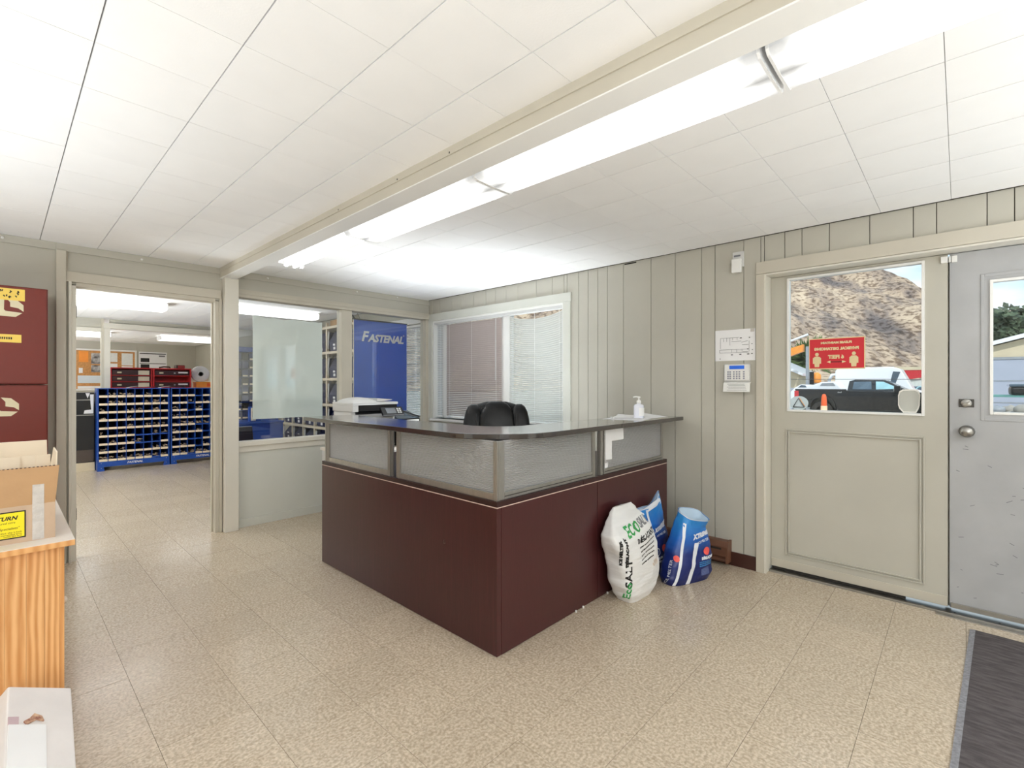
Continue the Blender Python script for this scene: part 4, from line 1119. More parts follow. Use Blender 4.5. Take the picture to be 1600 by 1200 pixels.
kp = thing('alarm_keypad', (XR, 1.17, 1.39), 'white alarm keypad with blue display and open flap on the panelled wall', 'keypad')
bx('body', XR-.026, XR, 1.083, 1.262, 1.335, 1.462, GREYP, kp, bevel=.011, seg=3)
bx('face', XR-.029, XR-.024, 1.090, 1.255, 1.345, 1.456, WHITE, kp, bevel=.004)
bx('display', XR-.0300, XR-.0285, 1.119, 1.221, 1.425, 1.451, M('blue_display', (30, 92, 200), .2, emit=.25, var=.03), kp)
for c_, yy in enumerate((1.230, 1.215, 1.190, 1.170, 1.152, 1.122)):
    for r_ in range(4):
        bx('key', XR-.0302, XR-.0285, yy-.0058, yy+.0058, 1.353+r_*.0155, 1.3635+r_*.0155, M('key_grey', (150, 152, 165), .5) if (c_, r_) == (0, 0) else bpy.data.materials['key_grey'], kp)
fl_ = MB().prism([(XR-.010, 1.335), (XR-.030, 1.322), (XR-.040, 1.262), (XR-.034, 1.262), (XR-.022, 1.322), (XR-.006, 1.330)], 'Y', 1.081, 1.262)
fl_v = fl_.build('flap', WHITE, kp)
fp = MB()
for k in range(5):
    z = 1.272+k*.011; x = XR-.0312-.0098*(1.322-z)/.06-.0004
    fp.box(x-.0004, x, 1.10+.004*k, 1.235-.01*(k % 2), z, z+.002)
tag(fp.build('flap_print', GREYI, kp), kind='stuff')
sb = thing('sensor_box', (XR, 1.165, 2.19), 'white two-piece door sensor box high on the wall beside the door casing', 'sensor')
bx('back_plate', XR-.012, XR, 1.128, 1.205, 2.160, 2.272, GREYP, sb, bevel=.003)
bx('cover', XR-.038, XR-.012, 1.140, 1.205, 2.118, 2.218, WHITE, sb, bevel=.007, seg=3)
bx('cover_slot', XR-.0130, XR-.0118, 1.150, 1.195, 2.236, 2.248, GREYI, sb)

# sign and hazy shape on the door glass (seen from behind: letters mirrored)
sg = thing('distancing_sign', (X1+.02, .596, 1.42), 'red distancing sign on the door glass, its lettering reversed from inside', 'sign')
gx = X1+.0235
bx('plate', gx-.003, gx, .444, .750, 1.420, 1.621, SIGNR, sg)
for a in ((.440, .446, 1.416, 1.625), (.748, .752, 1.416, 1.625), (.446, .748, 1.416, 1.423), (.446, .748, 1.619, 1.625)):
    bx('sign_border', gx-.0036, gx, *a, SIGNC, sg)
def mt(s, size, y, z, mat, sx=1.0, **kw):
    v, f = tmesh(s, size, extrude=.0004, **kw)
    m = MB(); m.add([(gx-.0036-p[2], y+p[0]*sx, z+p[1]) for p in v], f); return m.build('lettering', mat, sg)
mt('PLEASE MAINTAIN', .019, .597, 1.592, SIGNC, sx=1.10, offset=.0014)
mt('PHYSICAL DISTANCING', .0235, .597, 1.552, SIGNC, sx=.98, offset=.0018)
mt('6 FEET', .032, .597, 1.497, SIGNC, sx=.95, offset=.002)
ar = MB().box(gx-.0036, gx-.003, .565, .628, 1.4625, 1.4675); ar.build('arrow_bar', BLACKI, sg)
for y, s in ((.558, -1), (.634, 1)):
    MB().add([(gx-.0036, y+s*-.006, 1.456), (gx-.0036, y+s*-.006, 1.474), (gx-.0036, y+s*.016, 1.465)], [(0, 1, 2)]).build('arrow_head', SIGNC, sg, recalc=False)
for y in (.500, .705):
    pic = MB()
    pic.add([(gx-.0036, y+.011*math.cos(t*math.pi/7), 1.517+.012*math.sin(t*math.pi/7)) for t in range(14)], [tuple(range(14))])
    pic.add([(gx-.0036, y+a, b) for a, b in ((-.012, 1.503), (.012, 1.503), (.024, 1.492), (.024, 1.455), (.015, 1.455), (.013, 1.432), (-.013, 1.432), (-.015, 1.455), (-.024, 1.455), (-.024, 1.492))], [tuple(range(10))])
    pic.build('figure_print', SIGNC, sg, recalc=False)
hz = thing('hazy_panel', (X1+.02, .225, 1.143), 'rounded grey translucent panel with pale rim on the lower corner of the door glass', 'panel')
ow = [(-.034, .0), (.028, .0), (.046, .024), (.052, .045), (.052, .105), (.046, .130), (.030, .142), (-.030, .144), (-.046, .134), (-.053, .112), (-.050, .045), (-.044, .022)]
def shield(s, x0, x1, mat, name):
    MB().prism([(.225+a*s, 1.143+.072+(b-.072)*s) for a, b in ow], 'X', x0, x1).build(name, mat, hz, bevel=.001)
shield(1.0, gx-.004, gx-.0002, WRIM, 'rim'); shield(.88, gx-.007, gx-.004, HAZY, 'film')

# door mat
mt_ = thing('door_mat', (3.0, -.6, 0), 'dark grey ribbed entrance mat with frayed pale edge in front of the grey door', 'mat')
MB().add([(2.20, .005, .0), (3.545, -.062, 0), (3.50, -1.20, 0), (2.2, -1.1, 0), (2.20, .005, .009), (3.545, -.062, .009), (3.50, -1.20, .009), (2.2, -1.1, .009)],
         [(0, 1, 2, 3), (4, 5, 6, 7), (0, 1, 5, 4), (1, 2, 6, 5), (2, 3, 7, 6), (3, 0, 4, 7)]).build('pile', MAT, mt_)
me_ = MB()
me_.add([(2.20, .026, .0), (3.545, -.040, 0), (3.545, -.062, 0), (2.2, .005, 0), (2.20, .026, .006), (3.545, -.040, .006), (3.545, -.062, .0098), (2.2, .005, .0098)],
        [(0, 1, 2, 3), (4, 5, 6, 7), (0, 1, 5, 4), (1, 2, 6, 5), (2, 3, 7, 6), (3, 0, 4, 7)]); me_.build('edge_binding', MATE, mt_)

# ------------------------------------------------------------------ left side: red cabinets, dresser, boxes
def redcab(z0, z1, label, logo):
    t = thing('red_cabinet', (-.03, 4.66, z0), label, 'cabinet', 'red metal cabinets')
    bx('body', -.280, .222, 4.512, 4.815, z0, z1, RED, t, bevel=.004)
    d = bx('door', -.274, .216, 4.500, 4.512, z0+.006, z1-.006, RED, t, bevel=.003)
    if logo is not None:
        ox, oz = logo
        Y = 4.4994
        def poly(pts, nm):
            MB().prism([(ox+a, oz+b) for a, b in pts], 'Y', Y-.0008, Y+.0004).build(nm, CREAM, d)
        # angular mark: upright bar with a foot, and a folded arm to its right
        poly([(-.060, 1.872), (.019, 1.874), (.017, 1.799), (.024, 1.791), (.101, 1.784), (.070, 1.756), (-.05, 1.758), (-.085, 1.790), (-.085, 1.85)], 'emblem')
        poly([(.024, 1.878), (.070, 1.872), (.106, 1.835), (.106, 1.793), (.082, 1.813), (.045, 1.820), (.045, 1.849)], 'emblem')
    return t, d
rc1, rd1 = redcab(1.316, 1.958, 'upper red metal cabinet with a yellow label and cream angular emblem', (0, 0))
rc2, rd2 = redcab(.672, 1.312, 'lower red metal cabinet with cream angular emblem and no label, above the carton', (-.021, -.6465))
rc3, rd3 = redcab(.0, .668, 'red metal cabinet at floor level behind the pine dresser', None)
MB().box(-.20, .112, 4.4985, 4.4998, 1.862, 1.938).build('yellow_label', YELLOW, rd1)
MB().box(-.20, .096, 4.4985, 4.4998, 1.588, 1.640).build('yellow_label', YELLOW, rd1)
mk = MB()
random.seed(5)
for k in range(16):
    x = random.uniform(-.02, .085); z = random.uniform(1.880, 1.925)
    mk.box(x-.003, x+.003, 4.498, 4.4986, z-.006, z+.006, Matrix.Rotation(random.uniform(-.8, .8), 3, 'Y'))
for k in range(7):
    x = -.01+k*.010; mk.box(x-.003, x+.003, 4.498, 4.4986, 1.608, 1.622)
tag(mk.build('handwriting', BLACKI, rd1), kind='stuff')

dr = thing('pine_dresser', (-.06, 2.8, 0), 'pine dresser end with knots, pale top and round knob on its drawer side', 'dresser')
pls = [-.28, -.205, -.125, -.050, .010, .062, .108, .146]
for a, b in zip(pls, pls[1:]):
    bx('side_plank', a+.0003, b-.0003, 2.362, 2.380, .03, .742, PINE, dr, keep=None)
bx('corner_post', .146, .159, 2.3605, 2.392, .0, .742, PINE2, dr, bevel=.002)
bx('carcass', -.28, .146, 2.381, 3.24, .03, .741, PINE2, dr)
bx('corner_post', .146, .159, 3.21, 3.24, .0, .742, PINE2, dr, bevel=.002)
for k, (z0, z1) in enumerate(((.05, .30), (.31, .735))):
    d = bx('drawer', .147, .156, 2.396, 3.206, z0, z1, PINE, dr, bevel=.002)
    for y in (2.47, 3.12):
        MB().lathe([(.008, 0), (.008, .004), (.012, .008), (.013, .013), (.008, .018), (0, .019)], (.156, y, (z0+z1)/2-.02), 'X', 14).build('knob', LAMIN, d)
top = bx('top', -.30, .184, 2.312, 3.26, .742, .762, PINE2, dr, bevel=.002)
bx('top_sheet', -.299, .183, 2.313, 3.259, .762, .764, LAMIN, dr)

bxn = thing('carton', (-.12, 2.62, .764), 'open cardboard carton with yellow return label and clear tape on the dresser', 'box')
cz0, cz1 = .764, .892
xa, xb, ya, yb = -.34, .137, 2.395, 2.80
for nm, a in (('front_panel', (xa, xb, ya, ya+.004)), ('back_panel', (xa, xb, yb-.004, yb)), ('side_panel', (xa, xa+.004, ya+.004, yb-.004)), ('side_panel', (xb-.004, xb, ya+.004, yb-.004))):
    bx(nm, *a, cz0, cz1, CARDP if nm == 'front_panel' else CARD, bxn)
bx('bottom_panel', xa+.004, xb-.004, ya+.004, yb-.004, cz0, cz0+.004, CARD, bxn)
fl = MB(); fl.add([(xa, ya, cz1), (xb, ya, cz1), (xb+.010, ya-.012, 1.024), (xa, ya-.012, 1.024), (xa, ya+.004, cz1), (xb, ya+.004, cz1), (xb+.010, ya-.008, 1.0245), (xa, ya-.008, 1.0245)],
                 [(0, 1, 2, 3), (4, 5, 6, 7), (0, 1, 5, 4), (1, 2, 6, 5), (2, 3, 7, 6), (3, 0, 4, 7)])
fl.build('front_flap', CARD, bxn)
co = MB()
for k in range(46):
    x = xa+.005+k*.0104; co.box(x-.0026, x+.0026, ya-.0125, ya-.0075, 1.0235, 1.0260)
tag(co.build('flap_corrugation', BROWNB, bxn), kind='stuff')
fb = MB(); fb.add([(xa, yb, cz1), (xb, yb, cz1), (xb-.002, yb+.02, 1.082), (xa, yb+.02, 1.082), (xa, yb-.004, cz1), (xb, yb-.004, cz1), (xb-.002, yb+.016, 1.082), (xa, yb+.016, 1.082)],
                 [(0, 1, 2, 3), (4, 5, 6, 7), (0, 1, 5, 4), (1, 2, 6, 5), (2, 3, 7, 6), (3, 0, 4, 7)]); fb.build('back_flap', CARDI, bxn)
sf = MB(); sf.add([(xb-.004, ya+.01, cz1), (xb-.004, yb-.02, cz1), (xb+.016, yb-.02, 1.052), (xb+.004, ya+.03, 1.068), (xb, ya+.01, cz1), (xb, yb-.02, cz1), (xb+.02, yb-.02, 1.052), (xb+.008, ya+.03, 1.068)],
                 [(0, 1, 2, 3), (4, 5, 6, 7), (0, 1, 5, 4), (1, 2, 6, 5), (2, 3, 7, 6), (3, 0, 4, 7)]); sf.build('side_flap', CARDI, bxn)
iw = MB()
for x0, x1 in ((-.30, .048), (.049, .088), (.090, .128)):
    iw.box(x0, x1, ya+.05+.02*(x0 > .04), ya+.054+.02*(x0 > .04), cz0+.01, 1.058)
iw.build('inner_divider', CARDI, bxn)
bx('clear_tape', .078, .108, ya-.0008, ya-.0002, cz0+.002, cz1, TAPE, bxn)
MB().add([(.078, ya-.0010, cz1), (.108, ya-.0010, cz1), (.108, ya-.0065, .962), (.078, ya-.0065, .962)], [(0, 1, 2, 3)]).build('clear_tape', TAPE, bxn, recalc=False)
yl = bx('return_label', -.115, .0585, ya-.0012, ya-.0004, .786, .872, YELLOWB, bxn)
def lt(s, size, x, z, **kw):
    MB().text(s, size, (x, ya-.0014, z), (1, 0, 0), (0, 0, 1), (0, -1, 0), align='RIGHT', extrude=.0002, **kw).build('lettering', BLACKI, yl)
for a in ((-.118, .062, .782, .786), (-.118, .062, .872, .876), (.0585, .062, .786, .872)):
    bx('label_border', a[0], a[1], ya-.0014, ya-.0003, a[2], a[3], BLACKI, yl)
lt('RETURN', .0185, .040, .853, shear=.3, offset=.0006); lt('Remanufactured core', .0095, .036, .838, shear=.2)
lt('"The Core Specialists"', .011, .046, .818, shear=.2)
lt('if not as specified, ship it back', .0075, .052, .804); lt('with completed form', .0075, .052, .797); lt('inside this box', .0075, .052, .791)

wc = thing('white_carton', (.09, 2.1, .1), 'battered white carton with a torn flap leaning at the foot of the dresser', 'box')
xw = Matrix.Translation((.093, 2.215, .318)) @ Matrix.Rotation(R(-2), 4, 'Z') @ Matrix.Rotation(R(22), 4, 'X') @ Matrix.Rotation(R(32), 4, 'Y')
lowz = min((xw @ Vector((a, b, 0))).z for a in (-.088, .088) for b in (-.34, 0))
tw = lowz/(xw.to_3x3() @ Vector((0, 0, 1))).z
MB(xw).box(-.088, .088, -.34, 0, -tw*.98, 0).build('body', WCARTON, wc, bevel=.006, seg=3)
MB(xw).box(-.086, .010, -.30, -.150, .0005, .004, Matrix.Rotation(R(2), 3, 'Y')).build('torn_flap', WPAPER, wc)
MB(xw).prism([(-.040, -.150), (-.015, -.132), (.004, -.138), (-.002, -.120), (-.022, -.110), (-.034, -.128), (-.048, -.138)], 'Z', .001, .0055).build('torn_print', M('torn_red_print', (132, 70, 62), .8, col2=(214, 180, 150), vs=60), wc)
MB(xw).box(-.086, -.060, -.15, -.12, .0005, .003).build('torn_print', M('faint_mauve_print', (196, 172, 178), .8), wc)
wcs = bx('carton_support', .02, .16, 2.13, 2.33, 0.0, .13, CARD) if False else None

# ------------------------------------------------------------------ rooms beyond the partition
# second partition with a doorway and a side light
p2 = struct('partition', (1.2, YF, 0))
def p2x(n, x0, x1, z0, z1, mat, y0=YF, y1=YF+.1, b=0): return bx(n, x0, x1, y0, y1, z0, z1, mat, p2, b)
p2x('wall_panel', XL, .62, 0, ZC, WALL); p2x('wall_panel', .62, 1.09, 0, 1.0, WALL); p2x('wall_panel', .62, 1.09, 2.20, ZC, WALL)
p2x('wall_panel', 1.20, 2.95, 2.27, ZC, WALL); p2x('wall_panel', 2.95, XR, 0, ZC, WALL)
p2x('stud_trim', 1.09, 1.125, 0, ZC, TRIM, YF-.02, b=.003); p2x('casing', 1.125, 1.20, 0, 2.20, TRIML, YF-.03, b=.003)
p2x('head_casing', 1.115, 3.02, 2.20, 2.285, TRIML, YF-.035, b=.003); p2x('casing', 2.95, 3.02, 0, 2.20, TRIML, YF-.03, b=.003)
p2x('head_casing', .60, 1.09, 2.145, 2.20, TRIML, YF-.02, b=.003); p2x('sill', .60, 1.09, .98, 1.02, TRIML, YF-.04, b=.003)
p2x('base_trim', XL, 1.09, 0, .10, TRIM, YF-.016)
bb3 = bx('low_platform', .30, .985, 9.62, YF-.02, .0, .13, SHEDC); tag(bb3, 'cream boxed platform under the black cabinet beyond the doorway', 'platform')

def hardware(mb, x0, x1, y0, y1, z, n, h=.03):
    for _ in range(n):
        x = random.uniform(x0+.010, x1-.010); y = random.uniform(y0+.005, y1); l = random.uniform(.018, .036)
        a = random.uniform(0, math.pi); b = random.uniform(-.5, .7); r = random.uniform(.004, .008)
        zz = z+random.uniform(.004, h); d = Vector((math.cos(a)*l/2, math.sin(a)*l/2*.4, math.sin(b)*l/2))
        mb.cyl(Vector((x, y, zz))-d, Vector((x, y, zz))+d, r, n=5, smooth=False)
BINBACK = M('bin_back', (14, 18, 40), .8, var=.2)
STRIPL = M('bin_label_strip', (244, 226, 200), .5, var=.03)
def binrack(x0, label, blanks, fill):
    w = .90; x1 = x0+w; y0, y1 = 9.45, 9.75; zt = 1.240
    t = thing('bin_rack', ((x0+x1)/2, 9.6, 0), label, 'bin rack', 'blue bin racks')
    for a, b in ((x0, x0+.016), (x1-.016, x1)): bx('side_panel', a, b, y0, y1, .0, zt, BLUE, t, bevel=.002)
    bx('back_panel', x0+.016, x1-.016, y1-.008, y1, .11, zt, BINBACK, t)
    bx('top_panel', x0, x1, y0, y1, zt, zt+.014, BLUE, t, bevel=.002)
    pl_ = bx('plinth', x0+.016, x1-.016, y0, y0+.02, .062, .138, BLUE, t, bevel=.002)
    for a, b in ((x0, x0+.085), (x1-.085, x1)): MB().prism([(a, .0), (b, .0), (b-.012 if a == x0 else b, .064), (a if a == x0 else a+.012, .064)], 'Y', y0-.002, y0+.02).build('foot', BLUE, t)
    MB().text('FASTENAL', .042, ((x0+x1)/2, y0-.0012, .100), (1, 0, 0), (0, 0, 1), (0, -1, 0), shear=.25, offset=.001).build('lettering', WHITE, pl_)
    for x in (x0+.045, x1-.045):
        for z in (.045, .118): MB().cyl((x, y0-.004, z), (x, y0, z), .006, n=8).build('bolt', STEEL, t)
    nr, nc = 9, 8; zr = [.150+k*(zt-.150)/nr for k in range(nr+1)]
    pw = (w-.032)/nc
    for k in range(1, nc): bx('divider', x0+.016+k*pw-.004, x0+.016+k*pw+.004, y0+.002, y1-.008, .138, zt, BLUE, t)
    hm = MB(); sm_ = None
    for r in range(nr):
        z = zr[r]
        bx('shelf', x0+.016, x1-.016, y0+.004, y1-.008, z-.006, z, BLUE, t)
        bx('shelf_lip', x0+.016, x1-.016, y0, y0+.004, z-.006, z+.014, BLUE, t)
        for c in range(nc):
            a = x0+.016+c*pw+.005; b = a+pw-.010
            if (nr-1-r, c) not in blanks:
                if sm_ is None:
                    sm_ = MB().box(-(b-a)/2, (b-a)/2, -.0012, 0, -.012, .020).build('label_strip', STRIPL, t, keep=(0, 0, 0)); s_ = sm_
                else:
                    s_ = sm_.copy(); COL.objects.link(s_); s_.name = 'label_strip'
                s_.location = Vector(((a+b)/2, y0-.0002, z+.006))-WLOC[t.name]
            if random.random() < fill: hardware(hm, a, b, y0+.01, y0+.07, z+.010, random.randint(6, 13), .052)
    tag(hm.build('loose_fasteners', HARDW, t, recalc=False), kind='stuff')
random.seed(11)
binrack(.997, 'blue steel bin rack whose rows nearly all carry cream label strips, seen through the doorway', {(5, 4), (5, 5), (5, 6), (5, 7), (6, 4), (6, 5), (8, 6), (6, 6)}, .55)
binrack(1.915, 'blue steel bin rack with many missing label strips, cut off by the right door jamb', {(r, c) for r in range(9) for c in range(8) if (r * 5 + c * 3) % 7 in (1, 2, 4) and c > 1}, .5)
sh_ = thing('drooping_sheet', (1.75, 9.6, 1.254), 'curling grey sheets lying along the top of the blue bin racks', 'sheet')
MB().grid(lambda u, v: (1.36+u*.40, 9.47+v*.22, 1.2555+.032*math.sin(u*math.pi)**.8), 16, 3).build('sheet', GREYP, sh_)
MB().grid(lambda u, v: (1.77+u*.36, 9.47+v*.22, 1.2555+.028*math.sin(u*math.pi)**.8), 16, 3).build('sheet', GREYP, sh_)

# red tray cases on a counter in the far room
ct = thing('work_counter', (2.1, 10.55, 0), 'low pale counter in the far room holding the red tray cases', 'counter')
bx('top', 1.21, 2.94, 10.25, 10.95, 1.10, 1.13, LAMIN, ct); bx('front_panel', 1.24, 2.90, 10.30, 10.33, 0, 1.10, WHITE, ct); bx('side_panel', 2.86, 2.90, 10.33, 10.9, 0, 1.10, WHITE, ct); bx('side_panel', 1.24, 1.28, 10.33, 10.9, 0, 1.10, WHITE, ct)
def redcase(x0, w, label, missing, tags):
    x1 = x0+w; y0, y1, z0, z1 = 10.40, 10.75, 1.13, 1.60
    t = thing('tray_case', ((x0+x1)/2, 10.57, z0), label, 'case', 'red tray cases')
    for a in (x0, x1-.022): bx('side_panel', a, a+.022, y0, y1, z0, z1, REDB, t)
    bx('top_panel', x0+.022, x1-.022, y0, y1, z1-.02, z1, REDB, t); bx('back_panel', x0+.022, x1-.022, y1-.01, y1, z0, z1-.02, REDB, t)
    for k in range(4):
        z = z1-.022-(k+1)*.106
        bx('shelf', x0+.022, x1-.022, y0, y1-.01, z-.012, z, REDB, t)
        if k not in missing:
            d = bx('tray', x0+.030, x1-.030, y0+.004, y1-.03, z+.002, z+.086, M('tray_maroon', (58, 20, 24), .4) if 'tray_maroon' not in bpy.data.materials else bpy.data.materials['tray_maroon'], t, bevel=.004)
            bx('handle', x0+.09, x0+.15, y0-.006, y0+.004, z+.030, z+.056, CREAM, d, bevel=.003)
            if tags: bx('tray_label', x1-.20, x1-.045, y0+.001, y0+.004, z+.006, z+.080, CARDI, d)
            else:
                bx('tray_label', x1-.20, x1-.055, y0+.001, y0+.004, z+.040, z+.066, WHITE, d)
                bx('latch', (x0+x1)/2+.02, (x0+x1)/2+.045, y0-.002, y0+.004, z+.03, z+.055, STEEL, d)
redcase(1.262, .575, 'red tray case with three big blank cream labels in the far room', (3,), True)
redcase(1.845, .575, 'red tray case with one empty slot and slim white labels in the far room', (1, 3), False)
od = thing('red_device', (2.28, 10.55, 1.60), 'small dark red tool box on top of the second red tray case', 'tool box'); bx('body', 2.20, 2.335, 10.47, 10.62, 1.6005, 1.665, BROWNB, od, bevel=.006); bx('lid_band', 2.23, 2.335, 10.466, 10.47, 1.61, 1.655, M('dull_red', (150, 44, 40), .5), od)
pn2 = MB().tube([(1.95, 10.5, 1.612), (2.02, 10.5, 1.628), (2.10, 10.5, 1.626), (2.12, 10.5, 1.614)], .012, 8); tag(pn2.build('hand_tool', BROWNB), 'thin dark hand tool lying on the second red tray case', 'tool')
rl = thing('film_roll', (2.58, 10.62, 1.255), 'white stretch film roll standing on the orange box', 'roll')
rm = MB(); rm.lathe([(.045, -.04), (.15, -.04), (.15, .04), (.045, .04), (.045, -.04)], (2.61, 10.60, 1.51), 'Y', 26); rm.build('wound_film', WPAPER, rl, bevel=.006)
MB().lathe([(.035, -.055), (.044, -.055), (.044, .055), (.035, .055), (.035, -.055)], (2.61, 10.60, 1.51), 'Y', 20).build('core_tube', GREYP, rl)
MB().box(2.70, 2.74, 10.60, 10.66, 1.38, 1.60).build('holder', CARDI, rl)
ob = thing('orange_box', (2.66, 10.58, 1.13), 'orange carton under the white film roll', 'box'); bx('body', 2.52, 2.80, 10.50, 10.72, 1.13, 1.358, ORANGE, ob, bevel=.004); bx('print', 2.70, 2.77, 10.499, 10.5, 1.27, 1.33, SAFEOR, ob); bx('lid_flap', 2.515, 2.805, 10.495, 10.725, 1.345, 1.3585, ORANGE, ob)

# cork board, notices and calendar on the far wall
cb = thing('cork_board', (1.55, YE, 1.2), 'long white-framed cork board full of notices on the far wall', 'board')
bx('cork', .60, 2.32, YE-.015, YE, 1.20, 2.12, CORK, cb)
for a in ((.56, 2.36, 2.12, 2.16), (.56, 2.36, 1.16, 1.20), (.56, .60, 1.20, 2.12), (2.32, 2.36, 1.20, 2.12)): bx('frame', a[0], a[1], YE-.03, YE, a[2], a[3], WHITE, cb)
PHOTO = M('dim_photo', (70, 66, 66), .5, col2=(206, 204, 204), vs=9); PRT = M('printed_page', (232, 234, 232), .6, var=.04, vs=20); CARB = M('light_blue_page', (216, 226, 236), .6, var=.03)
for k, (x0, x1, z0, z1, m_) in enumerate(((1.49, 1.68, 1.80, 2.06, PHOTO), (1.49, 1.68, 1.60, 1.77, PHOTO), (1.27, 1.34, 1.58, 1.70, WPAPER), (1.25, 1.70, 1.34, 1.52, CARB), (1.80, 1.98, 1.86, 2.08, PRT), (1.82, 1.98, 1.64, 1.82, WPAPER), (2.06, 2.28, 1.78, 2.08, PRT), (2.06, 2.28, 1.62, 1.76, WPAPER), (1.25, 1.70, 1.205, 1.27, WPAPER), (1.27, 1.44, 1.84, 2.10, ORANGE))):
    o = bx('notice', x0, x1, YE-.018, YE-.0155, z0, z1, m_)
    tag(o, ['dark photo page pinned high on the cork board', 'dim photo page pinned under another on the cork board', 'small cream note low on the cork board', 'wide pale blue page along the bottom of the cork board', 'framed page with dark corner picture on the cork board', 'white slip under the framed page on the cork board', 'tall printed white page near the board end', 'white half page under the tall printed page', 'long white strip at the foot of the cork board', 'orange-brown sheet on the cork board'][k], 'notice')
cl_ = thing('wall_calendar', (2.68, YE, 1.6), 'white wall calendar with dark pictures beside the cork board', 'calendar')
bx('sheet', 2.40, 2.99, YE-.006, YE-.001, 1.60, 2.14, WPAPER, cl_)
for a in ((2.42, 2.97, 2.085, 2.105), (2.42, 2.97, 1.835, 1.85)): bx('band', a[0], a[1], YE-.0075, YE-.006, a[2], a[3], BLACKI, cl_)
for a in ((2.44, 2.62, 1.88, 1.98), (2.44, 2.62, 1.72, 1.82)): bx('picture', a[0], a[1], YE-.0075, YE-.006, a[2], a[3], BLACKI, cl_)
bx('title', 2.82, 2.95, YE-.0075, YE-.006, 2.02, 2.06, GREYI, cl_)

# black cabinet left of the racks
bk = thing('black_cabinet', (.70, 9.75, .13), 'black glossy cabinet with shelves and white papers taped on, left of the bin racks', 'cabinet')
bx('body', .36, .985, 9.64, 9.86, .13, 1.19, BLACKP, bk, bevel=.004)
for z in (1.07, .84): bx('chrome_rail', .37, .975, 9.632, 9.64, z, z+.014, STEEL, bk)
MB().prism([(.86, .87), (.97, .87), (.975, 1.16), (.93, 1.16), (.945, .93), (.87, .92)], 'Y', 9.628, 9.632).build('taped_paper', WPAPER, bk)
bx('kick_plate', .38, .97, 9.636, 9.64, .14, .32, M('dark_taupe', (78, 66, 58), .6), bk)
MB().prism([(.88, 1.18), (.93, 1.18), (.905, 1.10)], 'Y', 9.626, 9.630).build('taped_paper', WPAPER, bk)

# blue cabinets seen through the first glazed bay
bt = thing('parts_cabinet', (3.2, 9.6, 0), 'tall blue parts cabinet with dark drawers behind the partition glass', 'cabinet')
bx('side_panel', 2.83, 2.86, 9.46, 9.80, 0, 1.90, BLUE, bt); bx('side_panel', 3.58, 3.61, 9.46, 9.80, 0, 1.90, BLUE, bt)
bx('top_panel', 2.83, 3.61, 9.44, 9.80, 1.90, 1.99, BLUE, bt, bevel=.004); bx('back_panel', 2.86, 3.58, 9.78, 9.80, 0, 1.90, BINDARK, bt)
for r in range(12):
    z = .08+r*.152
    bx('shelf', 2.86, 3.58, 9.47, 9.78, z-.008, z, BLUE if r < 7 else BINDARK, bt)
    for c in range(6):
        x0 = 2.87+c*.118
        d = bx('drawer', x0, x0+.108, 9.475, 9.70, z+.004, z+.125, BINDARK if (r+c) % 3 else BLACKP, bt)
        if r < 6 or (r in (7, 8, 9) and c in (1, 3)) or c in (2, 4): bx('drawer_label', x0+.012, x0+.096, 9.472, 9.475, z+.006, z+.034, CARDI, d)
wbn = thing('blue_bench', (2.5, 7.7, 0), 'blue steel bench with a label holder post behind the partition glass', 'bench')
bx('top', 2.12, 2.952, 7.50, 8.10, .735, .765, BLUE, wbn, bevel=.006); bx('front_panel', 2.14, 2.94, 7.52, 7.55, .0, .735, BLUE, wbn); bx('side_panel', 2.91, 2.94, 7.55, 8.08, 0, .735, BLUE, wbn)
bx('upstand', 2.50, 2.66, 7.62, 7.68, .765, .98, BLUE, wbn, bevel=.006); ps_ = bx('label_holder', 2.52, 2.585, 7.600, 7.618, .775, .965, CARDI, wbn, bevel=.006); bx('slot', 2.535, 2.57, 7.597, 7.600, .83, .92, BLACKP, ps_)
mn = thing('dark_monitor', (2.25, 7.2, 0), 'dark screen with grey rim low behind the partition glass by the column', 'monitor')
xm = Matrix.Translation((2.25, 7.20, .57)) @ Matrix.Rotation(R(-12), 4, 'X')
MB(xm).box(-.16, .16, -.02, .02, -.18, .16).build('screen', BLACKP, mn, bevel=.02, seg=3); MB(xm).box(-.165, .165, .018, .03, -.185, .166).build('rim', GREYP, mn, bevel=.02, seg=3)
MB().cyl((2.25, 7.24, 0), (2.25, 7.24, .42), .03, n=12).build('stand', DSTEEL, mn); MB().cyl((2.25, 7.24, 0), (2.25, 7.24, .02), .16, n=20).build('foot', DSTEEL, mn)

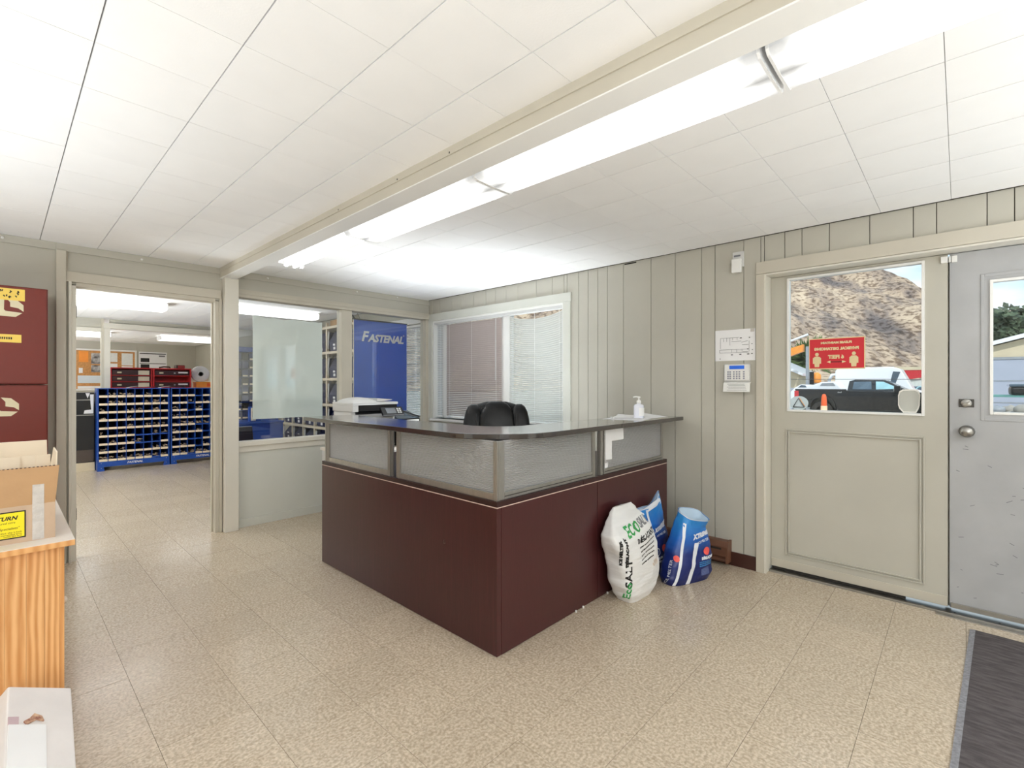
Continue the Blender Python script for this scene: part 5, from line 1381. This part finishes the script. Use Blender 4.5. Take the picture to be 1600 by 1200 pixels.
# beige shelving along the outer wall with hanging navy bins
sv = thing('bin_shelving', (3.45, 7.2, 0), 'beige steel shelving along the wall behind the partition glass', 'shelving')
ys = [6.04+.405*k for k in range(7)]
for y in ys:
    for x in (3.30, 3.585): bx('upright', x, x+.035, y-.018, y+.018, 0, 2.22, SHELF, sv)
    bx('brace', 3.335, 3.585, y-.006, y+.006, .3, 2.1, GREYP, sv) if False else None
zs = [.12, .40, .665, 1.02, 1.40, 1.79, 2.16]
for z in zs: bx('shelf', 3.295, 3.625, ys[0]-.02, ys[-1]+.02, z-.03, z+.005, SHELF, sv)
BING = 'navy bins on the beige shelving'
proto = None
for r, z in enumerate(zs[:-1]):
    for c in range(6):
        if r < 1: continue
        y = (ys[c]+ys[c+1])/2; h = min(.30, zs[r+1]-z-.07)
        o_ = ('nearest', 'second', 'third', 'fourth', 'fifth', 'sixth'); lab = 'navy bin with white label, '+o_[c]+' bay from the banner, '+('lowest', 'fourth', 'third', 'second', 'top')[r-1]+' row of the beige shelving'
        b_ = thing('parts_bin', (3.44, y, z+.006), lab, 'bin', BING)
        MB().prism([(3.33, z+.006), (3.58, z+.006), (3.58, z+.006+h), (3.40, z+.006+h), (3.31, z+.006+h*.45)], 'Y', y-.135, y+.135).build('body', NAVY, b_)
        bx('bin_label', 3.318, 3.322, y-.035, y+.020, z+.03, z+.07, WPAPER, b_); bx('bin_label', 3.314, 3.318, y-.035, y+.020, z+.085, z+.115, WPAPER, b_)
        MB().tube([(3.31, y+.15, z+.04), (3.312, y+.16, z+h*.5), (3.315, y+.15, z+h)], .012, 6).build('wire_tie', GREYP, b_)
tb = bx('shelf_carton', 3.36, 3.58, 6.55, 6.85, 2.166, 2.26, CARD); tag(tb, 'flat cardboard box on top of the beige shelving', 'box')

# banner and frosted sheet on the partition glass
bn = thing('banner', (3.05, YB+.13, 1.2), 'blue FASTENAL banner hanging behind the partition glass', 'banner')
MB().grid(lambda u, v: (2.704+u*.696, YB+.130+.006*math.sin(u*5), .60+v*1.445), 12, 2).build('cloth', BLUEB, bn, recalc=False)
MB().cyl((2.69, YB+.13, 2.048), (3.41, YB+.13, 2.048), .008, n=8).build('top_bar', BLACKP, bn); MB().cyl((2.70, YB+.13, .60), (3.40, YB+.13, .60), .008, n=8).build('bottom_bar', BLACKP, bn)
MB().tube([(2.71, YB+.13, 2.05), (2.69, YB+.13, 2.085), (2.65, YB+.13, 2.10)], .009, 8).build('hook', BLACKP, bn)
def bt_(s, size, x, z, **kw): MB().text(s, size, (x, YB+.1225, z), (1, 0, 0), (0, 0, 1), (0, -1, 0), align='LEFT', **kw).build('lettering', WHITE, bn)
bt_('F', .155, 2.790, 1.856, shear=.25, offset=.005); bt_('ASTENAL', .118, 2.880, 1.842, shear=.25, offset=.005, spacing=.93)
bt_('®', .03, 3.345, 1.90)
wr2 = MB().tube([(2.60, YB+.13, 2.15), (2.72, YB+.13, 2.17), (2.78, YB+.13, 2.05)], .003, 5); tag(wr2.build('cord', BLACKP), 'thin dark cord above the blue banner', 'cord')
fs = thing('frosted_sheet', (1.96, YB, .97), 'pale frosted sheet with torn top edge stuck on the partition glass', 'sheet')
random.seed(2)
tp = [(1.626+.67*k/14, 1.957+random.uniform(-.006, .006)-(.012 if k in (5, 6) else 0)) for k in range(15)]
MB().prism([(1.624, .985), (2.300, .985)]+tp[::-1], 'Y', YB+.040, YB+.0445).build('film', FILM, fs)

# ------------------------------------------------------------------ outside
ground = MB().box(3.82, 600, -300, 400, -.55, -.40).build('ground', GRAVEL); ground['kind'] = 'structure'
step = bx('path', 3.80, 5.2, -2.5, 7, -.40, -.12, M('concrete', (190, 188, 184), .9, var=.06)); step['kind'] = 'structure'
S_, C_ = math.sin(math.atan(800/748)), math.cos(math.atan(800/748))
def pol(az, d):           # point on the ground at compass bearing az (degrees from +X towards +Y) and distance d
    return (d*math.cos(R(az)), d*math.sin(R(az)))
# the hill: a ridge climbing to the north-east
def hillz(x, y):
    # distance across the ridge line and position along it
    d = Vector((x, y)); e = Vector((S_, C_)); f = Vector((C_, -S_))
    depth = d.dot(e); lat = d.dot(f)
    ridge = 86-.62*max(0, lat-190)-.10*max(0, 190-lat)
    ridge = max(3, ridge)
    t = (depth-118)/(300-118)
    t = max(0, min(1.15, t))
    z = ridge*(t**1.15 if t <= 1 else 2-t)
    n1 = noise.noise(Vector((x*.022, y*.022, 3)))*7+noise.noise(Vector((x*.06, y*.06, 9)))*3.5+noise.noise(Vector((x*.16, y*.16, 5)))*1.5+noise.noise(Vector((x*.4, y*.4, 1)))*.6
    return -.4+max(0, z+n1*min(1, t*4)*min(1, ridge/40))
def hp(u, v):
    lat = -200+u*590; depth = 112+v*225
    x = S_*depth+C_*lat; y = C_*depth-S_*lat
    return (x, y, hillz(x, y))
hill = MB().grid(hp, 330, 120).build('hill', HILL, recalc=False); hill['kind'] = 'structure'

def leafcrown(o, rx, ry, rz, n, size, mat, parent, spiky=False):
    m = MB()
    for _ in range(n):
        a, b = random.uniform(0, 2*math.pi), math.asin(random.uniform(-.7, 1)); q = random.uniform(.55, 1.0)
        k = .75+.35*noise.noise(Vector((math.cos(a)*1.7+o[0], math.sin(a)*1.7, b*1.7)))
        p = Vector((o[0]+rx*q*k*math.cos(a)*math.cos(b), o[1]+ry*q*k*math.sin(a)*math.cos(b), o[2]+rz*q*k*math.sin(b)))
        d = Vector((random.gauss(0, 1), random.gauss(0, 1), random.gauss(0, .7)))
        if spiky: d = (p-Vector(o)+Vector((0, 0, .2))).normalized()+d*.15
        d = d.normalized()*size*random.uniform(.7, 1.4); e = d.orthogonal().normalized()*size*(.12 if spiky else .45)
        m.add([p-d*.5, p+e, p+d*.6, p-e], [(0, 1, 2, 3)])
    return tag(m.build('crown', mat, parent, recalc=False), kind='stuff')
def tree(x, y, h, r, n, label, mat, size=.5, spiky=False):
    t = thing('tree', (x, y, -.4), label, 'tree', 'trees across the yard')
    MB().tube([(x, y, -.4), (x+.1, y, h*.35), (x, y+.1, h*.62)], r*.09, 8).build('trunk', BARK, t)
    leafcrown((x, y, h-r*.85), r, r, r*.9, n, size, mat, t, spiky)
random.seed(21)
def at(px, d): # ground position at the bearing of a picture column, d metres ahead
    r = (px-800)/748
    return (d*(S_+r*C_), d*(C_-r*S_))
x, y = at(1263, 40); tree(x, y, 5.0, 1.9, 900, 'spiky green yucca-like tree behind the distancing sign', LEAF, 1.1, True)
x, y = at(1240, 44); tree(x, y, 2.6, 1.6, 600, 'low dark bush at the window edge below the spiky tree', LEAFD, .5)
x, y = at(1588, 40); tree(x, y, 8.0, 3.0, 2200, 'dark green tree above the white shed outside the grey door', LEAFD, .55)
x, y = at(1630, 38); tree(x-3.5, y-6, 9.6, 3.4, 2200, 'taller dark tree at the edge of the grey door view', LEAFD, .55)
x, y = at(1560, 46); tree(x, y, 6.6, 2.6, 1500, 'smaller dark tree to the side of the taller ones above the shed', LEAFD, .55)

# black pickup truck, parked along the building
tk = thing('pickup_truck', (28, 4.4, -.4), 'dusty black crew-cab pickup truck parked outside the door window', 'truck')
TX = 27.2                                           # near side of the truck
g0 = -.40; y0t = 6.02
def T(l, z): return (y0t-l, g0+z)                    # l metres forward of the tailgate
body = [T(0, .62), T(.0, 1.42), T(2.12, 1.44), T(2.16, 1.40), T(4.35, 1.36), T(5.75, 1.28), T(5.95, 1.05), T(5.95, .62), T(5.55, .55), T(5.45, .95), T(5.2, 1.08), T(4.75, 1.08), T(4.5, .95), T(4.4, .50), T(1.75, .50), T(1.62, .95), T(1.38, 1.10), T(.92, 1.10), T(.66, .95), T(.56, .60)]
MB().prism(body, 'X', TX, TX+1.95).build('body', TRUCK, tk, bevel=.03)
mud = [T(.02, .62), T(.04, 1.15), T(.62, 1.18), T(.9, 1.30), T(1.40, 1.30), T(1.72, 1.16), T(4.42, 1.10), T(4.4, .52), T(1.78, .52), T(1.66, .96), T(1.40, 1.12), T(.90, 1.12), T(.62, .97), T(.54, .62)]
MB().prism(mud, 'X', TX-.012, TX).build('muddy_side', TRUCKL, tk)
cab = [T(2.16, 1.40), T(2.22, 1.86), T(2.45, 1.92), T(3.55, 1.90), T(4.45, 1.38)]
mbc = MB(); n_ = len(cab)
vs = [(TX+(.02 if z < g0+1.5 else .22), y, z) for y, z in cab]+[(TX+1.95-(.02 if z < g0+1.5 else .22), y, z) for y, z in cab]
mbc.add(vs, [(i, (i+1) % n_, n_+(i+1) % n_, n_+i) for i in range(n_)]+[tuple(range(n_)), tuple(range(n_, 2*n_))]); mbc.build('cab', TRUCK, tk)
def winq(pts, mat, nm):
    def fx(z): return TX+.02+.20*(z-g0-1.40)/.48-.012
    MB().add([(fx(g0+z), y0t-l, g0+z) for l, z in pts]+[(fx(g0+z)+.01, y0t-l, g0+z) for l, z in pts], [tuple(range(len(pts))), tuple(range(len(pts), 2*len(pts)))]+[(i, (i+1) % len(pts), len(pts)+(i+1) % len(pts), len(pts)+i) for i in range(len(pts))]).build(nm, mat, tk)
winq([(2.36, 1.47), (2.40, 1.82), (3.05, 1.83), (3.08, 1.47)], TINT, 'rear_window')
winq([(3.24, 1.47), (3.22, 1.83), (3.50, 1.82), (4.10, 1.50)], TINTL, 'front_window')
for l in (1.14, 4.97):
    y = y0t-l
    w_ = MB().lathe([(.0, -.02), (.24, -.02), (.26, .0), (.42, .0), (.44, .05), (.44, .24), (.42, .28), (.0, .28)], (TX+.02, y, g0+.44), 'X', 26).build('tyre', TYRE, tk)
    MB().lathe([(.0, -.03), (.10, -.03), (.12, -.02), (.22, -.02), (.24, -.01)], (TX+.02, y, g0+.44), 'X', 20).build('wheel_rim', DSTEEL, w_)
    arc = [(y+.58*math.cos(a), g0+.58+.60*math.sin(a)) for a in [math.pi*k/12 for k in range(13)]]+[(y+.48*math.cos(a), g0+.58+.49*math.sin(a)) for a in [math.pi*k/12 for k in range(12, -1, -1)]]
    MB().prism(arc, 'X', TX-.05, TX+.04).build('wheel_arch', BLACKP, tk)
bx('tail_light', TX-.015, TX+.10, y0t-.16, y0t+.03, g0+1.02, g0+1.38, REDO, tk, bevel=.02)
bx('door_mirror', TX-.22, TX-.04, y0t-4.12, y0t-3.90, g0+1.36, g0+1.64, BLACKP, tk, bevel=.03)
bx('mirror_glass', TX-.20, TX-.06, y0t-3.899, y0t-3.893, g0+1.40, g0+1.60, WRIM, tk)
bx('sill_step', TX-.08, TX+.05, y0t-4.35, y0t-1.85, g0+.44, g0+.52, BLACKP, tk, bevel=.02)
for l in (2.9, 3.9): bx('door_handle', TX-.03, TX+.001, y0t-l-.14, y0t-l+.06, g0+1.20, g0+1.25, BLACKP, tk, bevel=.01)
for l in (2.18, 3.16, 4.32): bx('door_gap', TX-.014, TX-.011, y0t-l-.012, y0t-l+.012, g0+.55, g0+1.38, DARKGAP, tk)
MB().text('4x4', .11, (TX-.002, y0t-1.85, g0+1.32), (0, -1, 0), (0, 0, 1), (-1, 0, 0), shear=.2).build('lettering', GREYP, tk)
bx('bed_rail', TX-.01, TX+.08, y0t-2.12, y0t, g0+1.42, g0+1.47, BLACKP, tk, bevel=.01)

bx('wheel_well', TX+.30, TX+1.65, y0t-1.70, y0t-.58, g0+.45, g0+1.12, BLACKP, tk)
bx('wheel_well', TX+.30, TX+1.65, y0t-5.5, y0t-4.42, g0+.45, g0+1.08, BLACKP, tk)
# white van behind the truck
vn = thing('white_van', (33, 3.5, -.4), 'tall white van parked behind the black pickup truck', 'van')
xv, yv = 32.0, 6.1
vb = [(yv-1.0, .5), (yv-1.0, 2.45), (yv-1.15, 2.62), (yv-3.55, 2.62), (yv-3.85, 2.5), (yv-4.35, 1.45), (yv-5.05, 1.25), (yv-5.25, 1.0), (yv-5.25, .5)]
MB().prism([(a, b-.4) for a, b in vb], 'X', xv, xv+2.0).build('body', VANW, vn, bevel=.06, seg=3)
MB().prism([(yv-3.62, 1.25), (yv-3.85, 1.95), (yv-3.55, 1.98), (yv-3.40, 1.25)], 'X', xv-.012, xv).build('side_window', TINT, vn)
for l in (1.7, 4.4): MB().lathe([(0, -.02), (.34, -.02), (.34, .22), (0, .22)], (xv+.02, yv-l, g0+.34), 'X', 20).build('tyre', TYRE, vn)
# white car seen over the truck bed
wc_ = thing('white_car', (31.5, 6.6, -.4), 'low white car half hidden behind the pickup bed', 'car')
cbp = [(7.55, .35), (7.5, .9), (7.2, 1.25), (6.7, 1.62), (6.0, 1.66), (5.55, 1.40), (5.2, 1.40), (5.1, .35)]
MB().prism([(a, b-.4) for a, b in cbp], 'X', 31.0, 32.8).build('body', VANW, wc_, bevel=.05, seg=2) if False else None
xq, yq = 29.9, 6.9
MB().prism([(yq+.1, .0), (yq+.05, .75), (yq-.25, 1.10), (yq-.55, 1.30), (yq-1.1, 1.25), (yq-1.5, 1.42), (yq-2.1, 1.45), (yq-2.4, 1.1), (yq-2.5, .0)], 'X', xq, xq+1.7).build('body', VANW, wc_, bevel=.05)
MB().prism([(yq-.42, 1.13), (yq-.58, 1.26), (yq-.78, 1.24), (yq-.84, 1.13)], 'X', xq-.012, xq).build('window', TINT, wc_); MB().prism([(yq-1.45, 1.22), (yq-1.55, 1.36), (yq-2.05, 1.38), (yq-2.15, 1.22)], 'X', xq-.012, xq).build('window', GREYO, wc_)
for l in (.45, 2.0): MB().lathe([(0, -.02), (.30, -.02), (.30, .2), (0, .2)], (xq+.02, yq-l, g0+.30), 'X', 18).build('tyre', TYRE, wc_)
# cream shed, orange boom, orange drum, white lift arm
shd = thing('cream_shed', (38, 10, -.4), 'cream shed with white door and pale roof at the window edge', 'shed')
MB().prism([(7.95, -.4), (7.95, 1.95), (9.6, 2.75), (12.2, 1.6), (12.2, -.4)], 'X', 37, 42).build('walls', SHEDC, shd)
MB().prism([(7.7, 1.86), (9.6, 2.78), (12.4, 1.55), (12.4, 1.72), (9.6, 2.98), (7.7, 2.04)], 'X', 36.8, 42.2).build('roof', VANW, shd)
bx('door', 36.94, 37.0, 8.95, 9.75, -.4, 1.65, SHEDW, shd); bx('door', 36.94, 37.0, 8.15, 8.70, -.4, 1.05, SHEDW, shd)
bm_ = thing('orange_boom', (35, 8.5, -.4), 'orange lifting boom with white pipe above the cream shed', 'boom lift')
MB().add([(35, 9.6, 2.55), (35, 7.3, 3.40), (35, 7.3, 3.85), (35, 9.6, 3.15), (35.4, 9.6, 2.55), (35.4, 7.3, 3.40), (35.4, 7.3, 3.85), (35.4, 9.6, 3.15)], [(0, 1, 2, 3), (4, 5, 6, 7), (0, 1, 5, 4), (1, 2, 6, 5), (2, 3, 7, 6), (3, 0, 4, 7)]).build('boom_arm', ORANGE, bm_)
MB().cyl((34.9, 9.6, 3.50), (34.9, 7.0, 4.45), .07, n=8).build('pipe', VANW, bm_)
bx('mast', 35.0, 35.3, 7.0, 7.15, -.4, 3.7, GREYO, bm_)
x, y = at(1276, 31); dm = thing('orange_drum', (x, y, -.4), 'orange and dark machine drum on a stand seen under the distancing sign', 'drum')
MB().lathe([(0, .0), (.22, .0), (.26, .1), (.24, .55), (.12, .7), (0, .7)], (x, y, 1.36), 'Z', 16).build('drum', ORANGE, dm); bx('stand', x-.25, x+.25, y-.25, y+.25, -.4, 1.36, GREYO, dm); bx('panel', x-.3, x-.26, y+.1, y+.5, 1.3, 2.1, BLACKP, dm)
x, y = at(1308, 33); lf = thing('white_lift', (x, y, -.4), 'white curved machine arm standing between drum and van', 'machine')
MB().tube([(x, y+.5, 1.5), (x, y+.3, 1.95), (x, y-.1, 2.0), (x, y-.4, 1.5)], .10, 8).build('arm', VANW, lf); bx('base', x-.3, x+.3, y-.5, y+.5, -.4, 1.5, SHEDW, lf); bx('seat', x-.3, x, y-.9, y-.65, 1.4, 2.0, VANW, lf)
# red-fronted building and grey vehicles at the other edge
rb = thing('red_building', (60, 3, -.4), 'low building with red fascia behind the white van', 'building')
x, y = at(1425, 58)
bx('walls', x, x+6, y-9, y+5, -.4, 1.9, M('pale_wall', (206, 210, 206), .7, var=.04), rb)
MB().prism([(y+2.2, 1.55), (y+2.2, 3.0), (y-9, 3.0), (y-9, 2.6), (y-1.8, 2.25)], 'X', x-.3, x).build('fascia', REDO, rb); MB().prism([(y+2.2, 3.0), (y+2.2, 3.4), (y-9, 3.3), (y-9, 3.0)], 'X', x-.35, x+6).build('roof_edge', SHEDC, rb)
for k, (px, dd, col, lab) in enumerate(((1428, 40, GREYO, 'grey parked car at the far side of the yard by the red building'), (1450, 36, TINTL, 'bluish parked car near the door window edge'))):
    x, y = at(px, dd); pc = thing('parked_car', (x, y, -.4), lab, 'car')
    MB().prism([(y+1.6, .0), (y+1.6, .55), (y+1.0, .70), (y+.55, 1.15), (y-.7, 1.15), (y-1.3, .70), (y-2.1, .62), (y-2.1, .0)], 'X', x, x+1.7).build('body', col, pc, bevel=.04)
    MB().prism([(y+.85, .72), (y+.5, 1.08), (y-.62, 1.08), (y-1.05, .72)], 'X', x-.012, x).build('window', TINT, pc)
    for l in (1.0, -1.4): MB().lathe([(0, -.02), (.3, -.02), (.3, .2), (0, .2)], (x+.02, y+l, -.1), 'X', 16).build('tyre', TYRE, pc)
# wire, warning triangle board, delineator post
x0, yy0 = at(1225, 20); x1_, yy1 = at(1460, 17.5)
wf = thing('wire_fence', (x0, yy0, -.4), 'thin wire fence line across the yard in front of the truck', 'fence')
MB().cyl((x0, yy0, 1.318+.02*20/2), (x1_, yy1, 1.318+.02*17.5/2), .012, n=6).build('top_wire', DSTEEL, wf)
for f in (0, 1): MB().cyl((x0+(x1_-x0)*f, yy0+(yy1-yy0)*f, -.4), (x0+(x1_-x0)*f, yy0+(yy1-yy0)*f, 1.53), .025, n=8).build('post', DSTEEL, wf)
x, y = at(1248, 15); tg = thing('triangle_sign', (x, y, -.4), 'grey round board with a warning triangle standing by the truck tail', 'sign')
MB().prism([(y+.26*math.cos(a), .72+.22*math.sin(a)) for a in [2*math.pi*k/20 for k in range(20)]], 'X', x, x+.03).build('board', M('pale_grey_board', (176, 180, 178), .6), tg)
MB().tube([(x-.02, y+.15, .60), (x-.02, y+.0, .88), (x-.02, y-.15, .60), (x-.02, y+.15, .60)], .013, 6).build('triangle', DSTEEL, tg)
MB().tube([(x-.02, y-.17, .62), (x-.02, y-.02, .89)], .008, 6).build('brace', ORANGE, tg); MB().cyl((x, y, -.4), (x, y, .5), .03, n=8).build('stand', DSTEEL, tg)
x, y = at(1287.5, 10.5); dl = thing('delineator_post', (x, y, -.4), 'orange traffic delineator post with pale band in front of the truck wheel', 'traffic post')
MB().lathe([(.0, 1.40), (.03, 1.39), (.048, 1.33), (.055, 1.20), (.065, .2), (.07, 0), (.0, 0)], (x, y, -.4+.10), 'Z', 18).build('post', SAFEOR, dl)
MB().lathe([(.0655, .62), (.0600, 1.14), (.050, 1.14), (.055, .62), (.0655, .62)], (x, y, -.30), 'Z', 18).build('band', M('pale_orange_band', (250, 200, 160), .5), dl); MB().lathe([(.0, 0), (.20, 0), (.18, .06), (.06, .10), (0, .10)], (x, y, -.4), 'Z', 18).build('base', BLACKP, dl)
# white garage shed, bench and scrap outside the grey door
gs = thing('white_garage', (20, -3.5, -.4), 'white garage with beige gable outside the grey door window', 'garage')
x, y = at(1553, 22); x = 20.5
gy = -2.3
MB().prism([(gy+2.6, -.4), (gy+2.6, 2.15), (gy-2.8, 3.75), (gy-8.2, 2.15), (gy-8.2, -.4)], 'X', x, x+5.5).build('walls', SHEDC, gs)
MB().prism([(gy+2.8, 2.12), (gy-2.8, 3.78), (gy-8.4, 2.12), (gy-8.4, 2.24), (gy-2.8, 3.90), (gy+2.8, 2.24)], 'X', x-.2, x+5.7).build('roof', VANW, gs)
bx('garage_door', x-.05, x, gy-5.5, gy+2.4, -.4, 2.05, SHEDW, gs)
for z in (.15, .75, 1.40): bx('door_rib', x-.06, x-.05, gy-5.5, gy+2.4, z, z+.03, GREYO, gs)
bx('track', x-.07, x-.05, gy-5.6, gy+2.5, 2.05, 2.12, GREYO, gs)
wbh = thing('green_bench', (12.5, -1.6, -.4), 'low bench with green top standing on rubble outside the grey door', 'bench')
bx('top', 12.0, 13.0, -3.2, .12, 1.088, 1.118, M('sea_green', (96, 150, 142), .5), wbh)
for yl in (-3.1, .02): bx('leg', 12.1, 12.2, yl-.05, yl+.05, -.4, 1.088, GREYO, wbh)
bkx = thing('black_case', (12.5, -1.2, 1.12), 'black case lying on the green-topped bench', 'case'); bx('body', 12.2, 12.8, -1.7, -.66, 1.12, 1.27, BLACKP, bkx, bevel=.04); bx('lid', 12.18, 12.82, -1.72, -.64, 1.27, 1.32, TINT, bkx, bevel=.02)
gm = thing('gravel_heap', (10.4, -.9, -.4), 'pale gravel heap in front of the green-topped bench outside the grey door', 'gravel')
def heap(u, v):
    x, y = 9.0+u*2.7, -3.0+v*3.3
    k = max(0, 1-((u-.55)/.55)**2)*max(0, 1-((v-.5)/.52)**4)
    return (x, y, -.40+1.32*k**.6+.09*k*noise.noise(Vector((x*3, y*3, 0)))+.04*k*noise.noise(Vector((x*9, y*9, 4))))
MB().grid(heap, 60, 60).build('mound', GRAVEL, gm, recalc=False)
random.seed(8)
for k in range(9):
    u, v = (.42, .50, .36, .55, .47, .40, .52, .45, .58)[k], (.66, .70, .74, .78, .80, .84, .86, .90, .74)[k]
    x, y, z0 = heap(u, v); r = random.uniform(.05, .11)
    m_ = MB(); m_.grid(lambda a, b: (x+r*math.cos(a*2*math.pi)*math.sin(b*math.pi)*(1+.3*noise.noise(Vector((a*5, b*5, k)))), y+r*math.sin(a*2*math.pi)*math.sin(b*math.pi), z0-r*.3+r*.7*(1-math.cos(b*math.pi))*(1+.2*noise.noise(Vector((a*4, b*4, k+9))))), 12, 8, wrap=True)
    m_.build('rock', GREYO if k % 3 == 0 else GRAVEL, gm)
